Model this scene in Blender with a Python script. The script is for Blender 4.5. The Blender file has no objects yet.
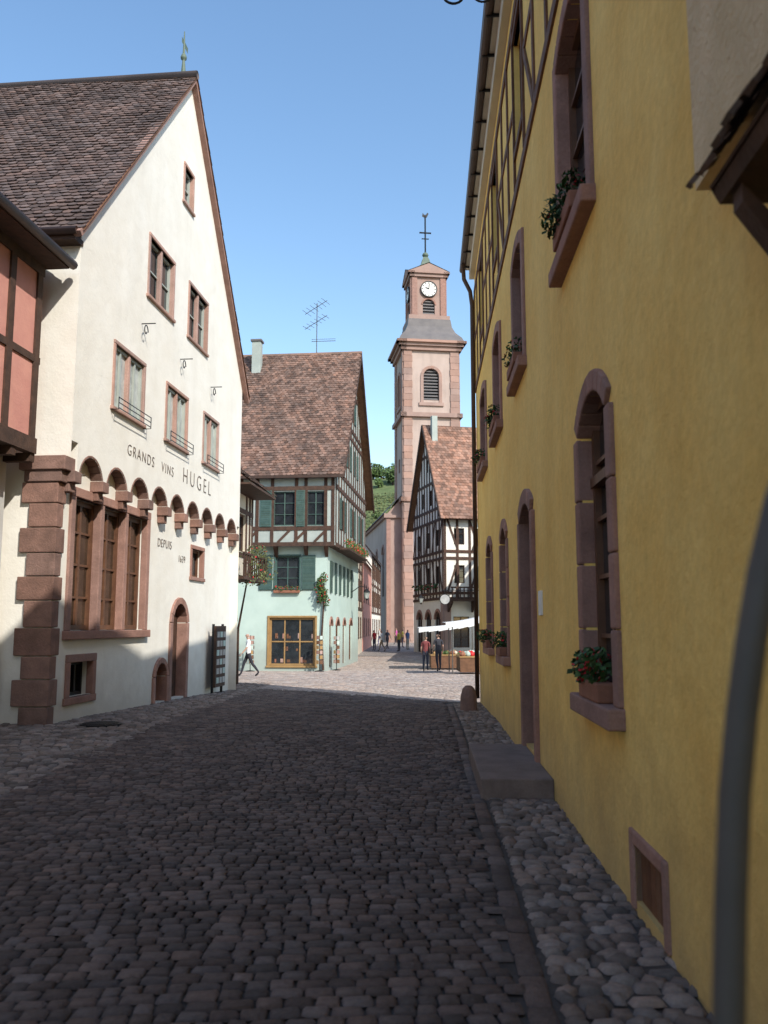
import bpy, math, random
import numpy as np
from mathutils import Vector as V3, Matrix
random.seed(7); np.random.seed(7)
SC=bpy.context.scene; COL=SC.collection
def gz(y):
    if y<15: return 0.0
    if y<45: return -0.66*(y-15)/30
    if y<86: return -0.66+0.26*(y-45)/41
    return -0.4
# ---------------------------------------------------------------- materials
def nt(name):
    m=bpy.data.materials.new(name); m.use_nodes=True
    t=m.node_tree; return m,t,t.nodes['Principled BSDF']
def N(t,typ,**kw):
    n=t.nodes.new(typ)
    for k,v in kw.items(): setattr(n,k,v)
    return n
def mix(t,fac,a,b,mode='MIX'):
    m=N(t,'ShaderNodeMix',data_type='RGBA',blend_type=mode)
    for s,val in ((0,fac),(6,a),(7,b)):
        if hasattr(val,'links') : t.links.new(val,m.inputs[s])
        elif s==0: m.inputs[0].default_value=val
        else: m.inputs[s].default_value=(*val,1) if len(val)==3 else val
    return m.outputs[2]
def ramp(t,src,p0,p1):
    r=N(t,'ShaderNodeMapRange'); r.inputs[1].default_value=p0; r.inputs[2].default_value=p1
    t.links.new(src,r.inputs[0]); return r.outputs[0]
def noise(t,vec,scale,detail=4,rough=.6):
    n=N(t,'ShaderNodeTexNoise'); n.inputs['Scale'].default_value=scale; n.inputs['Detail'].default_value=detail
    n.inputs['Roughness'].default_value=rough; t.links.new(vec,n.inputs['Vector']); return n.outputs[0]
def mat(name,c,c2=None,scale=3.0,rough=.85,bump=.25,bscale=40,island=0.0,stain=0.0,streak=False,metal=0.0,dirt=None,spec=.3,fine=0.0,wavy=0.0):
    m,t,p=nt(name)
    tc=N(t,'ShaderNodeTexCoord').outputs['Object']
    if c2 is None: c2=tuple(x*.78 for x in c)
    col=mix(t,ramp(t,noise(t,tc,scale,6),.35,.65),c,c2)
    if fine: col=mix(t,fine,col,mix(t,ramp(t,noise(t,tc,scale*12,4),.3,.7),(.55,.55,.55),(1.2,1.2,1.2)),'MULTIPLY')
    if stain:
        v=tc
        if streak:
            mp=N(t,'ShaderNodeMapping'); mp.inputs['Scale'].default_value=(1,1,.12); t.links.new(tc,mp.inputs[0]); v=mp.outputs[0]
        s=ramp(t,noise(t,v,1.7 if streak else .8,7,.65),.45,.75)
        ms=N(t,'ShaderNodeMath',operation='MULTIPLY'); t.links.new(s,ms.inputs[0]); ms.inputs[1].default_value=stain
        col=mix(t,ms.outputs[0],col,tuple(x*.45 for x in c2))
    if dirt:
        sx=N(t,'ShaderNodeSeparateXYZ'); t.links.new(tc,sx.inputs[0])
        nz=noise(t,tc,2.2,6)
        ad=N(t,'ShaderNodeMath',operation='MULTIPLY_ADD'); t.links.new(nz,ad.inputs[0]); ad.inputs[1].default_value=-1.2; t.links.new(sx.outputs[2],ad.inputs[2])
        g=ramp(t,ad.outputs[0],.45,-.65)
        md=N(t,'ShaderNodeMath',operation='MULTIPLY'); t.links.new(g,md.inputs[0]); md.inputs[1].default_value=.65
        col=mix(t,md.outputs[0],col,dirt)
    if island:
        gi=N(t,'ShaderNodeNewGeometry').outputs['Random Per Island']
        mm=N(t,'ShaderNodeMapRange'); t.links.new(gi,mm.inputs[0]); mm.inputs[3].default_value=1-island; mm.inputs[4].default_value=1+island
        cb=N(t,'ShaderNodeCombineColor')
        for i in range(3): t.links.new(mm.outputs[0],cb.inputs[i])
        col=mix(t,1.0,col,cb.outputs[0],'MULTIPLY')
        w=N(t,'ShaderNodeMath',operation='FRACT'); w2=N(t,'ShaderNodeMath',operation='MULTIPLY'); t.links.new(gi,w2.inputs[0]); w2.inputs[1].default_value=17.3; t.links.new(w2.outputs[0],w.inputs[0])
        col=mix(t,w.outputs[0],col,mix(t,1.0,col,(1.1,.95,.86),'MULTIPLY'))
    t.links.new(col,p.inputs['Base Color'])
    p.inputs['Roughness'].default_value=rough; p.inputs['Metallic'].default_value=metal
    p.inputs['Specular IOR Level'].default_value=spec
    if bump:
        b=N(t,'ShaderNodeBump'); b.inputs['Strength'].default_value=bump; b.inputs['Distance'].default_value=.02
        t.links.new(noise(t,tc,bscale,5),b.inputs['Height']); t.links.new(b.outputs[0],p.inputs['Normal'])
        if wavy:
            b2=N(t,'ShaderNodeBump'); b2.inputs['Strength'].default_value=wavy; b2.inputs['Distance'].default_value=.08
            t.links.new(noise(t,tc,2.6,3,.5),b2.inputs['Height']); t.links.new(b2.outputs[0],b.inputs['Normal'])
    return m
def glassmat(name,c,rough=.06):
    m,t,p=nt(name); tc=N(t,'ShaderNodeTexCoord').outputs['Object']
    col=mix(t,ramp(t,noise(t,tc,2.5,3),.35,.65),c,tuple(x*.5 for x in c))
    t.links.new(col,p.inputs['Base Color']); p.inputs['Roughness'].default_value=rough; p.inputs['Specular IOR Level'].default_value=.8
    b=N(t,'ShaderNodeBump'); b.inputs['Strength'].default_value=.05; t.links.new(noise(t,tc,3,2),b.inputs['Height']); t.links.new(b.outputs[0],p.inputs['Normal'])
    return m
M={}
M['yellow']=mat('yellow_plaster',(.95,.66,.205),(.88,.56,.145),1.1,.92,.45,26,stain=.20,streak=True,dirt=(.36,.27,.14),fine=.22,wavy=.3)
M['beige']=mat('beige_plaster',(.78,.60,.36),(.66,.50,.28),3,.92,.8,30,stain=.25)
M['white']=mat('cream_plaster',(.82,.79,.71),(.77,.73,.64),1.2,.92,.2,25,stain=.10,streak=True,dirt=(.46,.41,.35),wavy=.2)
M['greywhite']=mat('grey_plaster',(.58,.57,.54),(.5,.49,.46),1.2,.92,.2,25,stain=.2,streak=True,dirt=(.3,.28,.26))
M['stone']=mat('pink_sandstone',(.36,.22,.18),(.27,.165,.135),4,.9,.5,30,island=.15,stain=.25,fine=.3)
M['stonelt']=mat('pale_pink_sandstone',(.44,.30,.26),(.36,.25,.21),4,.9,.4,30,island=.12,stain=.2,fine=.3)
M['stonedk']=mat('dark_sandstone',(.27,.17,.14),(.18,.115,.095),4,.9,.6,30,island=.25,stain=.35,fine=.35)
M['stepstone']=mat('worn_step_stone',(.21,.16,.14),(.15,.115,.10),4,.85,.5,30,stain=.3,fine=.3)
M['churchstone']=mat('church_sandstone',(.37,.26,.22),(.30,.21,.18),.6,.9,.3,4,stain=.2,island=.1)
M['churchplaster']=mat('church_plaster',(.48,.38,.33),(.41,.32,.275),.4,.9,.1,4,stain=.25,streak=True)
M['timber']=mat('dark_timber',(.085,.048,.033),(.05,.03,.022),6,.75,.4,30,island=.2)
M['timberbr']=mat('brown_timber',(.17,.085,.045),(.11,.055,.03),6,.75,.4,30,island=.2)
M['pink']=mat('salmon_plaster',(.62,.30,.235),(.54,.245,.20),2,.9,.3,20,stain=.2)
M['teal']=mat('pale_teal_plaster',(.50,.61,.545),(.44,.55,.49),1,.9,.15,20,stain=.12,dirt=(.3,.33,.3))
M['tealgrey']=mat('faded_infill_plaster',(.42,.46,.42),(.34,.38,.35),1,.9,.15,20,stain=.3)
M['cream']=mat('infill_plaster',(.66,.60,.48),(.58,.52,.42),1.5,.9,.2,20,stain=.15)
M['greenwood']=mat('green_painted_wood',(.07,.125,.115),(.05,.095,.085),5,.5,.2,30,island=.2)
M['tile_br']=mat('brown_roof_tiles',(.14,.105,.095),(.095,.075,.07),.7,.85,.3,40,island=.38,stain=.35)
M['tile_red']=mat('weathered_red_tiles',(.205,.13,.10),(.135,.095,.078),.8,.85,.3,40,island=.45,stain=.45)
M['tile_or']=mat('orange_red_tiles',(.28,.165,.12),(.20,.125,.095),.6,.85,.3,40,island=.4,stain=.35)
M['slate']=mat('slate',(.17,.155,.15),(.13,.12,.12),1,.7,.2,10)
M['copper']=mat('green_copper',(.13,.17,.13),(.09,.13,.10),2,.6,.2,10)
M['iron']=mat('wrought_iron',(.02,.02,.022),None,5,.5,.1,30,metal=.3)
M['zinc']=mat('brown_metal_gutter',(.10,.06,.045),(.07,.045,.035),4,.5,.1,20,metal=.3)
M['glass']=glassmat('window_glass',(.03,.035,.04))
M['glass_b']=glassmat('curtained_glass',(.50,.53,.50),.25)
M['glass_w']=glassmat('warm_glass',(.07,.045,.03))
M['woodwin']=mat('window_wood',(.16,.075,.04),(.11,.05,.028),6,.55,.2,40)
M['whitepaint']=mat('white_paint',(.75,.74,.70),(.68,.67,.63),4,.5,.1,30)
M['signface']=mat('weathered_sign_paint',(.42,.42,.40),(.3,.3,.29),4,.5,.1,30)
M['palewood']=mat('pale_grey_green_wood',(.42,.45,.40),(.36,.39,.35),4,.5,.1,30)
M['shopwood']=mat('ochre_shop_wood',(.36,.22,.09),(.28,.17,.07),4,.6,.2,30)
M['leaf']=mat('leaves',(.06,.12,.03),(.035,.075,.02),8,.6,0,island=.5)
M['treeleaf']=mat('tree_leaves',(.085,.14,.045),(.05,.09,.03),8,.6,0,island=.5)
M['vine']=mat('climber_leaves',(.10,.13,.05),(.07,.08,.035),8,.6,0,island=.5)
M['red']=mat('red_petals',(.60,.03,.03),(.5,.02,.03),8,.6,0,island=.3)
M['terracotta']=mat('terracotta',(.30,.13,.08),None,6,.8,.3,30)
M['sett']=mat('porphyry_setts',(.15,.12,.108),(.098,.08,.075),2.2,.8,.6,60,island=.38,fine=.5,spec=.22,stain=.3)  # street setts darkened so their colour deepens the shade
M['sett_sunlit']=mat('sunlit_setts',(.40,.35,.31),(.31,.27,.245),1.2,.85,.5,60,island=.25,fine=.4,spec=.2,stain=.15)  # same paving, lightened so the colour carries the sunlight on the square
M['cobble']=mat('river_cobbles',(.25,.215,.19),(.165,.14,.125),2.2,.78,.6,50,island=.42,fine=.5,spec=.25,stain=.2)
M['joint']=mat('joint_dirt',(.11,.092,.08),(.065,.054,.047),3,.95,.6,40,fine=.4)
M['white_cloth']=mat('white_canvas',(.78,.78,.76),None,2,.8,.1,10)
M['text']=mat('faded_lettering',(.20,.165,.145),(.13,.10,.09),9,.8,0)
M['skin']=mat('skin',(.50,.30,.22),None,8,.6,0)
M['greymetal']=mat('grey_painted_metal',(.105,.095,.085),(.08,.073,.066),6,.6,.1,20,metal=.0)
def plain(name,c): 
    if name not in M: M[name]=mat(name,c,None,6,.85,.1,40)
    return M[name]
# ---------------------------------------------------------------- builder
class B:
    def __init__(s,name):
        s.root=bpy.data.objects.new(name,None); COL.objects.link(s.root); s.parts={}
    def part(s,part,m):
        return s.parts.setdefault((part,m),([],[]))
    def poly(s,part,m,pts):
        v,f=s.part(part,m); n=len(v); v.extend(tuple(p) for p in pts); f.append(tuple(range(n,n+len(pts))))
    def hexa(s,part,m,p):
        v,f=s.part(part,m); n=len(v); v.extend(tuple(q) for q in p)
        for a in ((0,3,2,1),(4,5,6,7),(0,1,5,4),(1,2,6,5),(2,3,7,6),(3,0,4,7)): f.append(tuple(n+i for i in a))
    def tube(s,part,m,pts,r,n=10):
        v,f=s.part(part,m); base=len(v); pts=[V3(p) for p in pts]
        for i,p in enumerate(pts):
            a=pts[max(i-1,0)]; b=pts[min(i+1,len(pts)-1)]; d=(b-a).normalized()
            x=d.orthogonal().normalized() if i==0 else (x-d*x.dot(d)).normalized()
            y=d.cross(x); rr=r[i] if isinstance(r,(list,tuple)) else r
            for k in range(n):
                an=2*math.pi*k/n; v.append(tuple(p+x*math.cos(an)*rr+y*math.sin(an)*rr))
        for i in range(len(pts)-1):
            for k in range(n): f.append((base+i*n+k,base+i*n+(k+1)%n,base+(i+1)*n+(k+1)%n,base+(i+1)*n+k))
        f.append(tuple(base+k for k in range(n))); f.append(tuple(base+(len(pts)-1)*n+k for k in range(n)))
    def lathe(s,part,m,c,prof,n=16,square=False,rot=0):
        v,f=s.part(part,m); base=len(v)
        if square: n=4
        for r,z in prof:
            for k in range(n):
                an=2*math.pi*k/n+rot; rr=r*(math.sqrt(2) if square else 1)
                v.append((c[0]+rr*math.cos(an),c[1]+rr*math.sin(an),c[2]+z))
        for i in range(len(prof)-1):
            for k in range(n): f.append((base+i*n+k,base+i*n+(k+1)%n,base+(i+1)*n+(k+1)%n,base+(i+1)*n+k))
        f.append(tuple(base+k for k in range(n))); f.append(tuple(base+(len(prof)-1)*n+k for k in range(n)))
    def finish(s):
        for (part,m),(v,f) in s.parts.items():
            me=bpy.data.meshes.new(part); me.from_pydata(v,[],f); me.update()
            o=bpy.data.objects.new(part,me); COL.objects.link(o); o.parent=s.root; me.materials.append(M[m])
            if 'bev' in part:
                md=o.modifiers.new('b','BEVEL'); md.width=.014; md.segments=2
            if 'smooth' in part:
                for p in me.polygons: p.use_smooth=True
class F:
    def __init__(s,O,U,Nn,d=0):
        s.O=V3((*O,0)); s.U=V3((*U,0)); s.N=V3((*Nn,0)); s.O=s.O+s.N*d
    def P(s,u,z,d=0): return s.O+s.U*u+V3((0,0,z))+s.N*d
    def box(s,b,part,m,u0,u1,z0,z1,d0,d1):
        b.hexa(part,m,[s.P(u0,z0,d0),s.P(u1,z0,d0),s.P(u1,z0,d1),s.P(u0,z0,d1),s.P(u0,z1,d0),s.P(u1,z1,d0),s.P(u1,z1,d1),s.P(u0,z1,d1)])
    def beam(s,b,part,m,u0,z0,u1,z1,w,d0,d1):
        L=math.hypot(u1-u0,z1-z0); a=(u1-u0)/L; c=(z1-z0)/L; h=w/2
        q=[(u0+c*h,z0-a*h),(u1+c*h,z1-a*h),(u1-c*h,z1+a*h),(u0-c*h,z0+a*h)]
        b.hexa(part,m,[s.P(*x,d0) for x in q]+[s.P(*x,d1) for x in q])
    def wall(s,b,part,m,u0,u1,z0,top,holes=(),breaks=(),dep=.25,d=0,rm=None):
        tf=top if callable(top) else (lambda u:top)
        us=sorted(set([u0,u1]+[x for x in breaks if u0<x<u1]+[x for h in holes for x in h[:2] if u0<x<u1]))
        for a,c in zip(us[:-1],us[1:]):
            mid=(a+c)/2; hs=sorted([h for h in holes if h[0]<mid<h[1]],key=lambda h:h[2]); z=z0
            for h in hs:
                if h[2]>z: b.poly(part,m,[s.P(a,z,d),s.P(c,z,d),s.P(c,h[2],d),s.P(a,h[2],d)])
                z=h[3]
            b.poly(part,m,[s.P(a,z,d),s.P(c,z,d),s.P(c,tf(c),d),s.P(a,tf(a),d)])
        for h in holes:
            a,c,z,y=h[:4]; q=[(a,z),(c,z),(c,y),(a,y)]
            for i in range(4):
                p,r=q[i],q[(i+1)%4]; b.poly(part+'_reveal',rm or m,[s.P(*p,d),s.P(*r,d),s.P(*r,d-dep),s.P(*p,d-dep)])
    def win(s,b,u0,u1,z0,z1,d=-.2,nx=2,nz=3,fm='woodwin',gm='glass',fw=.06,bw=.03):
        b.poly('panes',gm,[s.P(u0,z0,d-.02),s.P(u1,z0,d-.02),s.P(u1,z1,d-.02),s.P(u0,z1,d-.02)])
        s.box(b,'window_frames',fm,u0,u0+fw,z0,z1,d-.03,d+.03); s.box(b,'window_frames',fm,u1-fw,u1,z0,z1,d-.03,d+.03)
        s.box(b,'window_frames',fm,u0+fw,u1-fw,z0,z0+fw,d-.03,d+.028); s.box(b,'window_frames',fm,u0+fw,u1-fw,z1-fw,z1,d-.03,d+.028)
        for i in range(1,nx):
            x=u0+(u1-u0)*i/nx; w=fw*.8 if (nx%2==0 and i==nx//2) else bw
            s.box(b,'window_bars',fm,x-w/2,x+w/2,z0+fw,z1-fw,d-.018,d+.022)
        for i in range(1,nz):
            x=z0+(z1-z0)*i/nz; s.box(b,'window_bars',fm,u0+fw,u1-fw,x-bw/2,x+bw/2,d-.018,d+.018)
    def surround(s,b,u0,u1,z0,z1,w=.14,proud=.03,m='stone',sill=.1,part='stone_surround_bev'):
        s.box(b,part,m,u0-w,u0+.002,z0,z1,-.1,proud); s.box(b,part,m,u1-.002,u1+w,z0,z1,-.1,proud)
        s.box(b,part,m,u0-w,u1+w,z1,z1+w,-.1,proud+.004)
        s.box(b,part,m,u0-w-.04,u1+w+.04,z0-w*.9,z0,-.1,proud+sill)
    def arch(s,b,u0,u1,zs,rise,w=.14,proud=.03,dep=.25,m='stone',wm=None,n=9,ztop=None,part='stone_arch_bev',joint=.004):
        c=(u0+u1)/2; r=(u1-u0)/2; R=(r*r+rise*rise)/(2*rise); cz=zs+rise-R; a0=math.asin(min(1,r/R))
        pi=[];po=[]
        for i in range(n+1):
            a=-a0+2*a0*i/n; pi.append((c+R*math.sin(a),cz+R*math.cos(a))); po.append((c+(R+w)*math.sin(a),cz+(R+w)*math.cos(a)))
        zt=ztop or zs+rise
        for i in range(n):
            if w>0:
                q=[pi[i],pi[i+1],po[i+1],po[i]]
                b.hexa(part,m,[s.P(*x,-dep) for x in q]+[s.P(*x,proud) for x in q])
            if wm and (pi[i][1]<zt-.001 or pi[i+1][1]<zt-.001):
                b.poly('spandrel',wm,[s.P(*pi[i],0),s.P(*pi[i+1],0),s.P(pi[i+1][0],zt,0),s.P(pi[i][0],zt,0)])
    def shutter(s,b,u0,u1,z0,z1,m='greenwood',d=.02):
        s.box(b,'shutters',m,u0,u1,z0,z1,d,d+.04)
        n=max(4,int((z1-z0)/.09))
        for i in range(n):
            z=z0+(z1-z0)*(i+.2)/n; s.box(b,'shutter_slats',m,u0+.05,u1-.05,z,z+(z1-z0)/n*.5,d+.04,d+.055)
def tiles(b,part,m,P0,A,S,L,H,tw=.18,th=.16,clip=None):
    A=V3(A).normalized(); S=V3(S).normalized(); n=A.cross(S).normalized()
    if n.z<0: n=-n
    P0=V3(P0); v,f=b.part(part,m); LL=(lambda y:L-clip*y) if clip else (lambda y:L)
    b.poly(part+'_deck','timberbr',[P0-n*.03,P0+A*LL(0)-n*.03,P0+A*LL(H)+S*H-n*.03,P0+S*H-n*.03])
    rows=int(H/th)
    for r in range(rows+1):
        Lr=LL(r*th); cols=int(Lr/tw)
        for c in range(cols+1):
            x0=c*tw+(tw/2 if r%2 else 0)-tw/2+random.uniform(-.008,.008); y0=r*th+random.uniform(-.014,.014)
            g=tw*.03; w=tw-g; x0=max(x0,0); w=min(w,Lr-x0)
            if w<.03: continue
            h=min(th*1.25,H-y0)
            if h<.02: continue
            und=.025*math.sin(x0*.9+y0*.5)*math.sin(y0*.8+1)
            lift=.03+random.uniform(-.008,.014); k=.25*th
            pts=[(x0,y0+k,lift-.004),(x0+w*.25,y0,lift),(x0+w*.75,y0,lift),(x0+w,y0+k,lift-.004),(x0+w,y0+h,.004),(x0,y0+h,.004)]
            B0=len(v)
            for p in pts: v.append(tuple(P0+A*p[0]+S*p[1]+n*(p[2]+max(und,-.02))))
            for p in pts[:4]: v.append(tuple(P0+A*p[0]+S*p[1]+n*(p[2]+max(und,-.02)-.018)))
            f.append(tuple(B0+i for i in range(6)))
            for i in range(3): f.append((B0+i,B0+6+i,B0+7+i,B0+i+1))
def foliage(b,part,c,sx,sy,sz,n,size=.05,m='leaf',red=0):
    def leafs(k,mm,s0,pp):
        v,f=b.part(pp,mm)
        for _ in range(k):
            a=random.uniform(0,6.28); q=random.random()**.5; z=random.uniform(-1,1)
            rr=math.sqrt(max(0,1-z*z*.8))
            p=V3((c[0]+sx*q*rr*math.cos(a),c[1]+sy*q*rr*math.sin(a),c[2]+sz*z))
            d1=V3((random.gauss(0,1),random.gauss(0,1),random.gauss(0,1))).normalized(); d2=d1.orthogonal().normalized()
            s1=s0*random.uniform(.6,1.3); i=len(v)
            v.extend([tuple(p-d1*s1),tuple(p+d2*s1*.7),tuple(p+d1*s1),tuple(p-d2*s1*.7)]); f.append((i,i+1,i+2,i+3))
    leafs(n,m,size,part)
    if red: leafs(red,'red',size*.75,part+'_flowers')
def text(b,body,f,u,z,size,d=.01,m='text',sp=1.0):
    cu=bpy.data.curves.new('lettering','FONT'); cu.body=body; cu.size=size; cu.extrude=.004; cu.space_character=sp; cu.offset=-.011*size/.5
    o=bpy.data.objects.new('lettering',cu); COL.objects.link(o)
    U=f.U.normalized(); Nn=f.N.normalized(); p=f.P(u,z,d)
    o.matrix_world=Matrix(((U.x,0,Nn.x,p.x),(U.y,0,Nn.y,p.y),(0,1,0,p.z),(0,0,0,1)))
    o.parent=b.root; cu.materials.append(M[m])
YE=19.6   # far end of the yellow house
# ================================================================ GROUND
def sheet(name,ys,zf,x0,x1,m,nx=2):
    v=[];f=[]
    for y in ys:
        for i in range(nx): 
            x=x0+(x1-x0)*i/(nx-1); v.append((x,y,zf(x,y)))
    for j in range(len(ys)-1):
        for i in range(nx-1): f.append((j*nx+i,j*nx+i+1,(j+1)*nx+i+1,(j+1)*nx+i))
    me=bpy.data.meshes.new(name); me.from_pydata(v,[],f); o=bpy.data.objects.new(name,me); COL.objects.link(o); me.materials.append(m); 
    for p in me.polygons: p.use_smooth=True
    return o
m,t,p=nt('paving_far'); tc=N(t,'ShaderNodeTexCoord').outputs['Object']
br=N(t,'ShaderNodeTexBrick'); br.inputs['Scale'].default_value=1; br.inputs['Brick Width'].default_value=.22; br.inputs['Row Height'].default_value=.16; br.inputs['Mortar Size'].default_value=.015
br.inputs['Color1'].default_value=(.36,.32,.29,1); br.inputs['Color2'].default_value=(.27,.24,.22,1); br.inputs['Mortar'].default_value=(.12,.10,.09,1)
t.links.new(tc,br.inputs['Vector']); t.links.new(mix(t,ramp(t,noise(t,tc,.5,5),.3,.7),br.outputs[0],mix(t,1.0,br.outputs[0],(.7,.7,.72),'MULTIPLY')),p.inputs['Base Color']); p.inputs['Roughness'].default_value=.8
M['paving_far']=m
ys=[-300,-50,-10,0,5,10,15,20,25,30,35,40,45,55,65,75,86,100,130,300,2500]
sheet('ground',ys,lambda x,y:gz(y)-.030,-900,900,M['joint'])
sheet('far_pavement',[61.5,70,78,86,100,135],lambda x,y:gz(y)-.015,-30,30,M['paving_far'])
def setts(name,recs,matn,edge=.022,flat=.78):
    R=np.array(recs); n=len(R)
    k=np.array([-1,-flat,flat,1]); gx,gy=np.meshgrid(k,k); gx=gx.ravel(); gy=gy.ravel()
    e=np.maximum(abs(gx),abs(gy)); corner=(abs(gx)==1)&(abs(gy)==1)
    zz=np.where(e==1,-edge,0.0); sc=np.where(corner,.90,1.0)
    X=gx*sc; Y=gy*sc
    px=R[:,2:3]*X[None]+np.random.uniform(-.005,.005,(n,16)); py=R[:,3:4]*Y[None]+np.random.uniform(-.005,.005,(n,16))
    an=R[:,4:5]; wx=R[:,0:1]+px*np.cos(an)-py*np.sin(an); wy=R[:,1:2]+px*np.sin(an)+py*np.cos(an)
    tilt=np.random.normal(0,.017,(n,2)); z=zz[None]+R[:,5:6]+np.random.uniform(-.0015,.0015,(n,16))+tilt[:,0:1]*px+tilt[:,1:2]*py
    g=np.interp(wy,[15,45,86],[0,-.66,-.4])
    und=.007*np.sin(wx*1.3+wy*.4)+.005*np.sin(wy*1.1-wx*.6)
    z=z+g+und-.006
    v=np.stack([wx,wy,z],-1).reshape(-1,3)
    q=np.array([(j*4+i,j*4+i+1,(j+1)*4+i+1,(j+1)*4+i) for j in range(3) for i in range(3)])
    f=(np.arange(n)[:,None,None]*16+q[None]).reshape(-1,4)
    me=bpy.data.meshes.new(name); me.from_pydata(v.tolist(),[],f.tolist())
    me.polygons.foreach_set('use_smooth',[True]*len(f)); me.materials.append(M[matn])
    o=bpy.data.objects.new(name,me); COL.objects.link(o); return o
main=[];side=[];plaza=[]
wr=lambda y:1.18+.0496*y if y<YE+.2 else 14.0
wl=lambda y:(-6.1 if y<14.4 else -6.755+.099*y) if y<25.4 else (-4.7 if y<28.6 else -11.0)
s=1.2
while s<61:
    h=random.uniform(.085,.105) if s<12 else random.uniform(.10,.125) if s<26 else .17
    x=-12+random.uniform(0,.2)
    while x<14:
        w=random.uniform(.085,.155) if s<12 else random.uniform(.10,.17) if s<26 else random.uniform(.15,.26); cx=x+w/2
        cy=s+.018*(cx+1.2)**2*(1 if abs(cx)<6 else 0)+.05*cx+.03*math.sin(cx*2.1+s*.7)
        if abs(cx)>=6: cy=s+.05*cx+.42
        if cy<29.5: lo,hi=max(-3.7,wl(cy)),min(wr(cy)-.78,9)
        else: lo,hi=wl(cy),14
        if YE+.2<cy<29.5: hi=14
        if lo<cx<hi and (s<45 or -4<cx<9):
            edge=19.3-1.25*(cx-1.9)*.95  # lighter setts begin roughly where the house's cast shadow ends
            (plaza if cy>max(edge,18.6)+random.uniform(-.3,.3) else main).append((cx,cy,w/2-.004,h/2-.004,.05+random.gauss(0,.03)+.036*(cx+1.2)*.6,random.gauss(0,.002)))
        x+=w
    s+=h
y=1.2
while y<YE-1:
    L=random.uniform(.2,.34); main.append((wr(y)-.70,y+L/2,.06,L/2-.006,-.05,0)); y+=L
y=1.0
while y<YE-.2:
    x=wr(y)-.62
    while x<wr(y)-.02:
        w=random.uniform(.06,.17); h=random.uniform(.075,.13)
        side.append((x+w/2,y+random.uniform(-.03,.03),w/2-.004,h/2,random.gauss(0,.35),random.gauss(.004,.004))); x+=w
    y+=.110
y=4.0
while y<29.4:
    x=max(wl(y)-.15,-6.35)
    while x<-3.72:
        w=random.uniform(.10,.19); h=random.uniform(.09,.15)
        side.append((x+w/2,y+random.uniform(-.03,.03),w/2-.008,h/2,random.gauss(0,.2),random.gauss(.006,.005))); x+=w
    y+=.135
setts('cobblestone_street',main,'sett',.014,.80); setts('cobblestone_pavement',side,'cobble',.024,.70); setts('cobblestone_square',plaza,'sett_sunlit',.012)
b=B('drain_cover'); b.lathe('rim','iron',(-4.6,14.3,-.02),[(.33,0),(.33,.034),(.30,.036)],24)
for k in range(7): 
    L=.28*math.sqrt(max(.05,1-((k-3)/3.6)**2)); b.hexa('bars','iron',[(-4.6+i*L,14.3+(k-3)*.08+j*.025,z) for z in (.01,.026) for i,j in ((-1,-1),(1,-1),(1,1),(-1,1))])
b.finish()
# ================================================================ YELLOW HOUSE
b=B('yellow_house'); f=F((1.18,0),(.0496,1),(-1,.0496)); ZT=10.1
GW=[(5.42,6.42,1.1,3.0,.22)]
GW2=[(12.5,13.45,1.15,2.85,.2),(15.4,16.6,1.2,2.9,.2)]
UW=[(5.75,6.95,4.62,6.5),(9.85,10.9,4.72,6.3),(13.0,14.2,4.72,6.3),(16.3,17.7,4.72,6.3)]
holes=[(a,c,z,zs+r) for a,c,z,zs,r in GW+GW2]+list(UW)+[(9.45,10.55,.2,3.0),(4.5,5.12,.05,.36)]
TW=[(a,a+.95,7.6,9.1) for a in (5.6,9.4,13.0,16.6)]
f.wall(b,'plaster_wall','yellow',3.1,YE,-.4,ZT,holes+TW,dep=.38)
for a,c,z,zs,r in GW+GW2:
    f.arch(b,a,c,zs,r,.15,.035,.38,wm='yellow',n=9)
    w=.15
    for k in range(4):
        za=z+(zs-z)*k/4; zb=z+(zs-z)*(k+1)/4-.006
        f.box(b,'stone_jamb_bev','stone',a-w,a+.003,za,zb,-.38,.035); f.box(b,'stone_jamb_bev','stone',c-.003,c+w,za,zb,-.38,.035)
    f.box(b,'stone_sill_bev','stone',a-w-.03,c+w+.03,z-.13,z,-.38,.11)
    f.win(b,a,c,z,zs+r,-.11,2,5)
    f.box(b,'window_bars','woodwin',a,c,zs-.38,zs-.31,-.14,-.06)
for a,c,z,z1 in UW:
    w=.15
    f.box(b,'stone_jamb_bev','stone',a-w,a+.003,z,z1,-.3,.035); f.box(b,'stone_jamb_bev','stone',c-.003,c+w,z,z1,-.3,.035)
    f.arch(b,a,c,z1-.14,.14,.16,.038,.3,wm='yellow',n=7)
    f.box(b,'stone_sill_bev','stone',a-w-.03,c+w+.03,z-.13,z,-.3,.11)
    f.win(b,a,c,z,z1,-.11,2,4)
for a,c,z,z1 in TW: f.win(b,a,c,z,z1,-.1,2,3,'timberbr')
w=.17
f.box(b,'stone_jamb_bev','stone',9.45-w,9.453,.0,2.85,-.38,.045); f.box(b,'stone_jamb_bev','stone',10.547,10.55+w,.0,2.85,-.38,.045)
f.arch(b,9.45,10.55,2.83,.17,.18,.045,.38,wm='yellow',n=7)
f.box(b,'door_leaf','woodwin',9.45,10.55,.2,2.25,-.30,-.24)
for i in range(2):
    for j in range(3): f.box(b,'door_panels_bev','woodwin',9.53+i*.52,9.95+i*.52,.3+j*.63,.82+j*.63,-.24,-.215)
f.box(b,'door_transom','woodwin',9.45,10.55,2.25,2.33,-.32,-.2); f.win(b,9.45,10.55,2.33,3.0,-.26,3,1)
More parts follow.
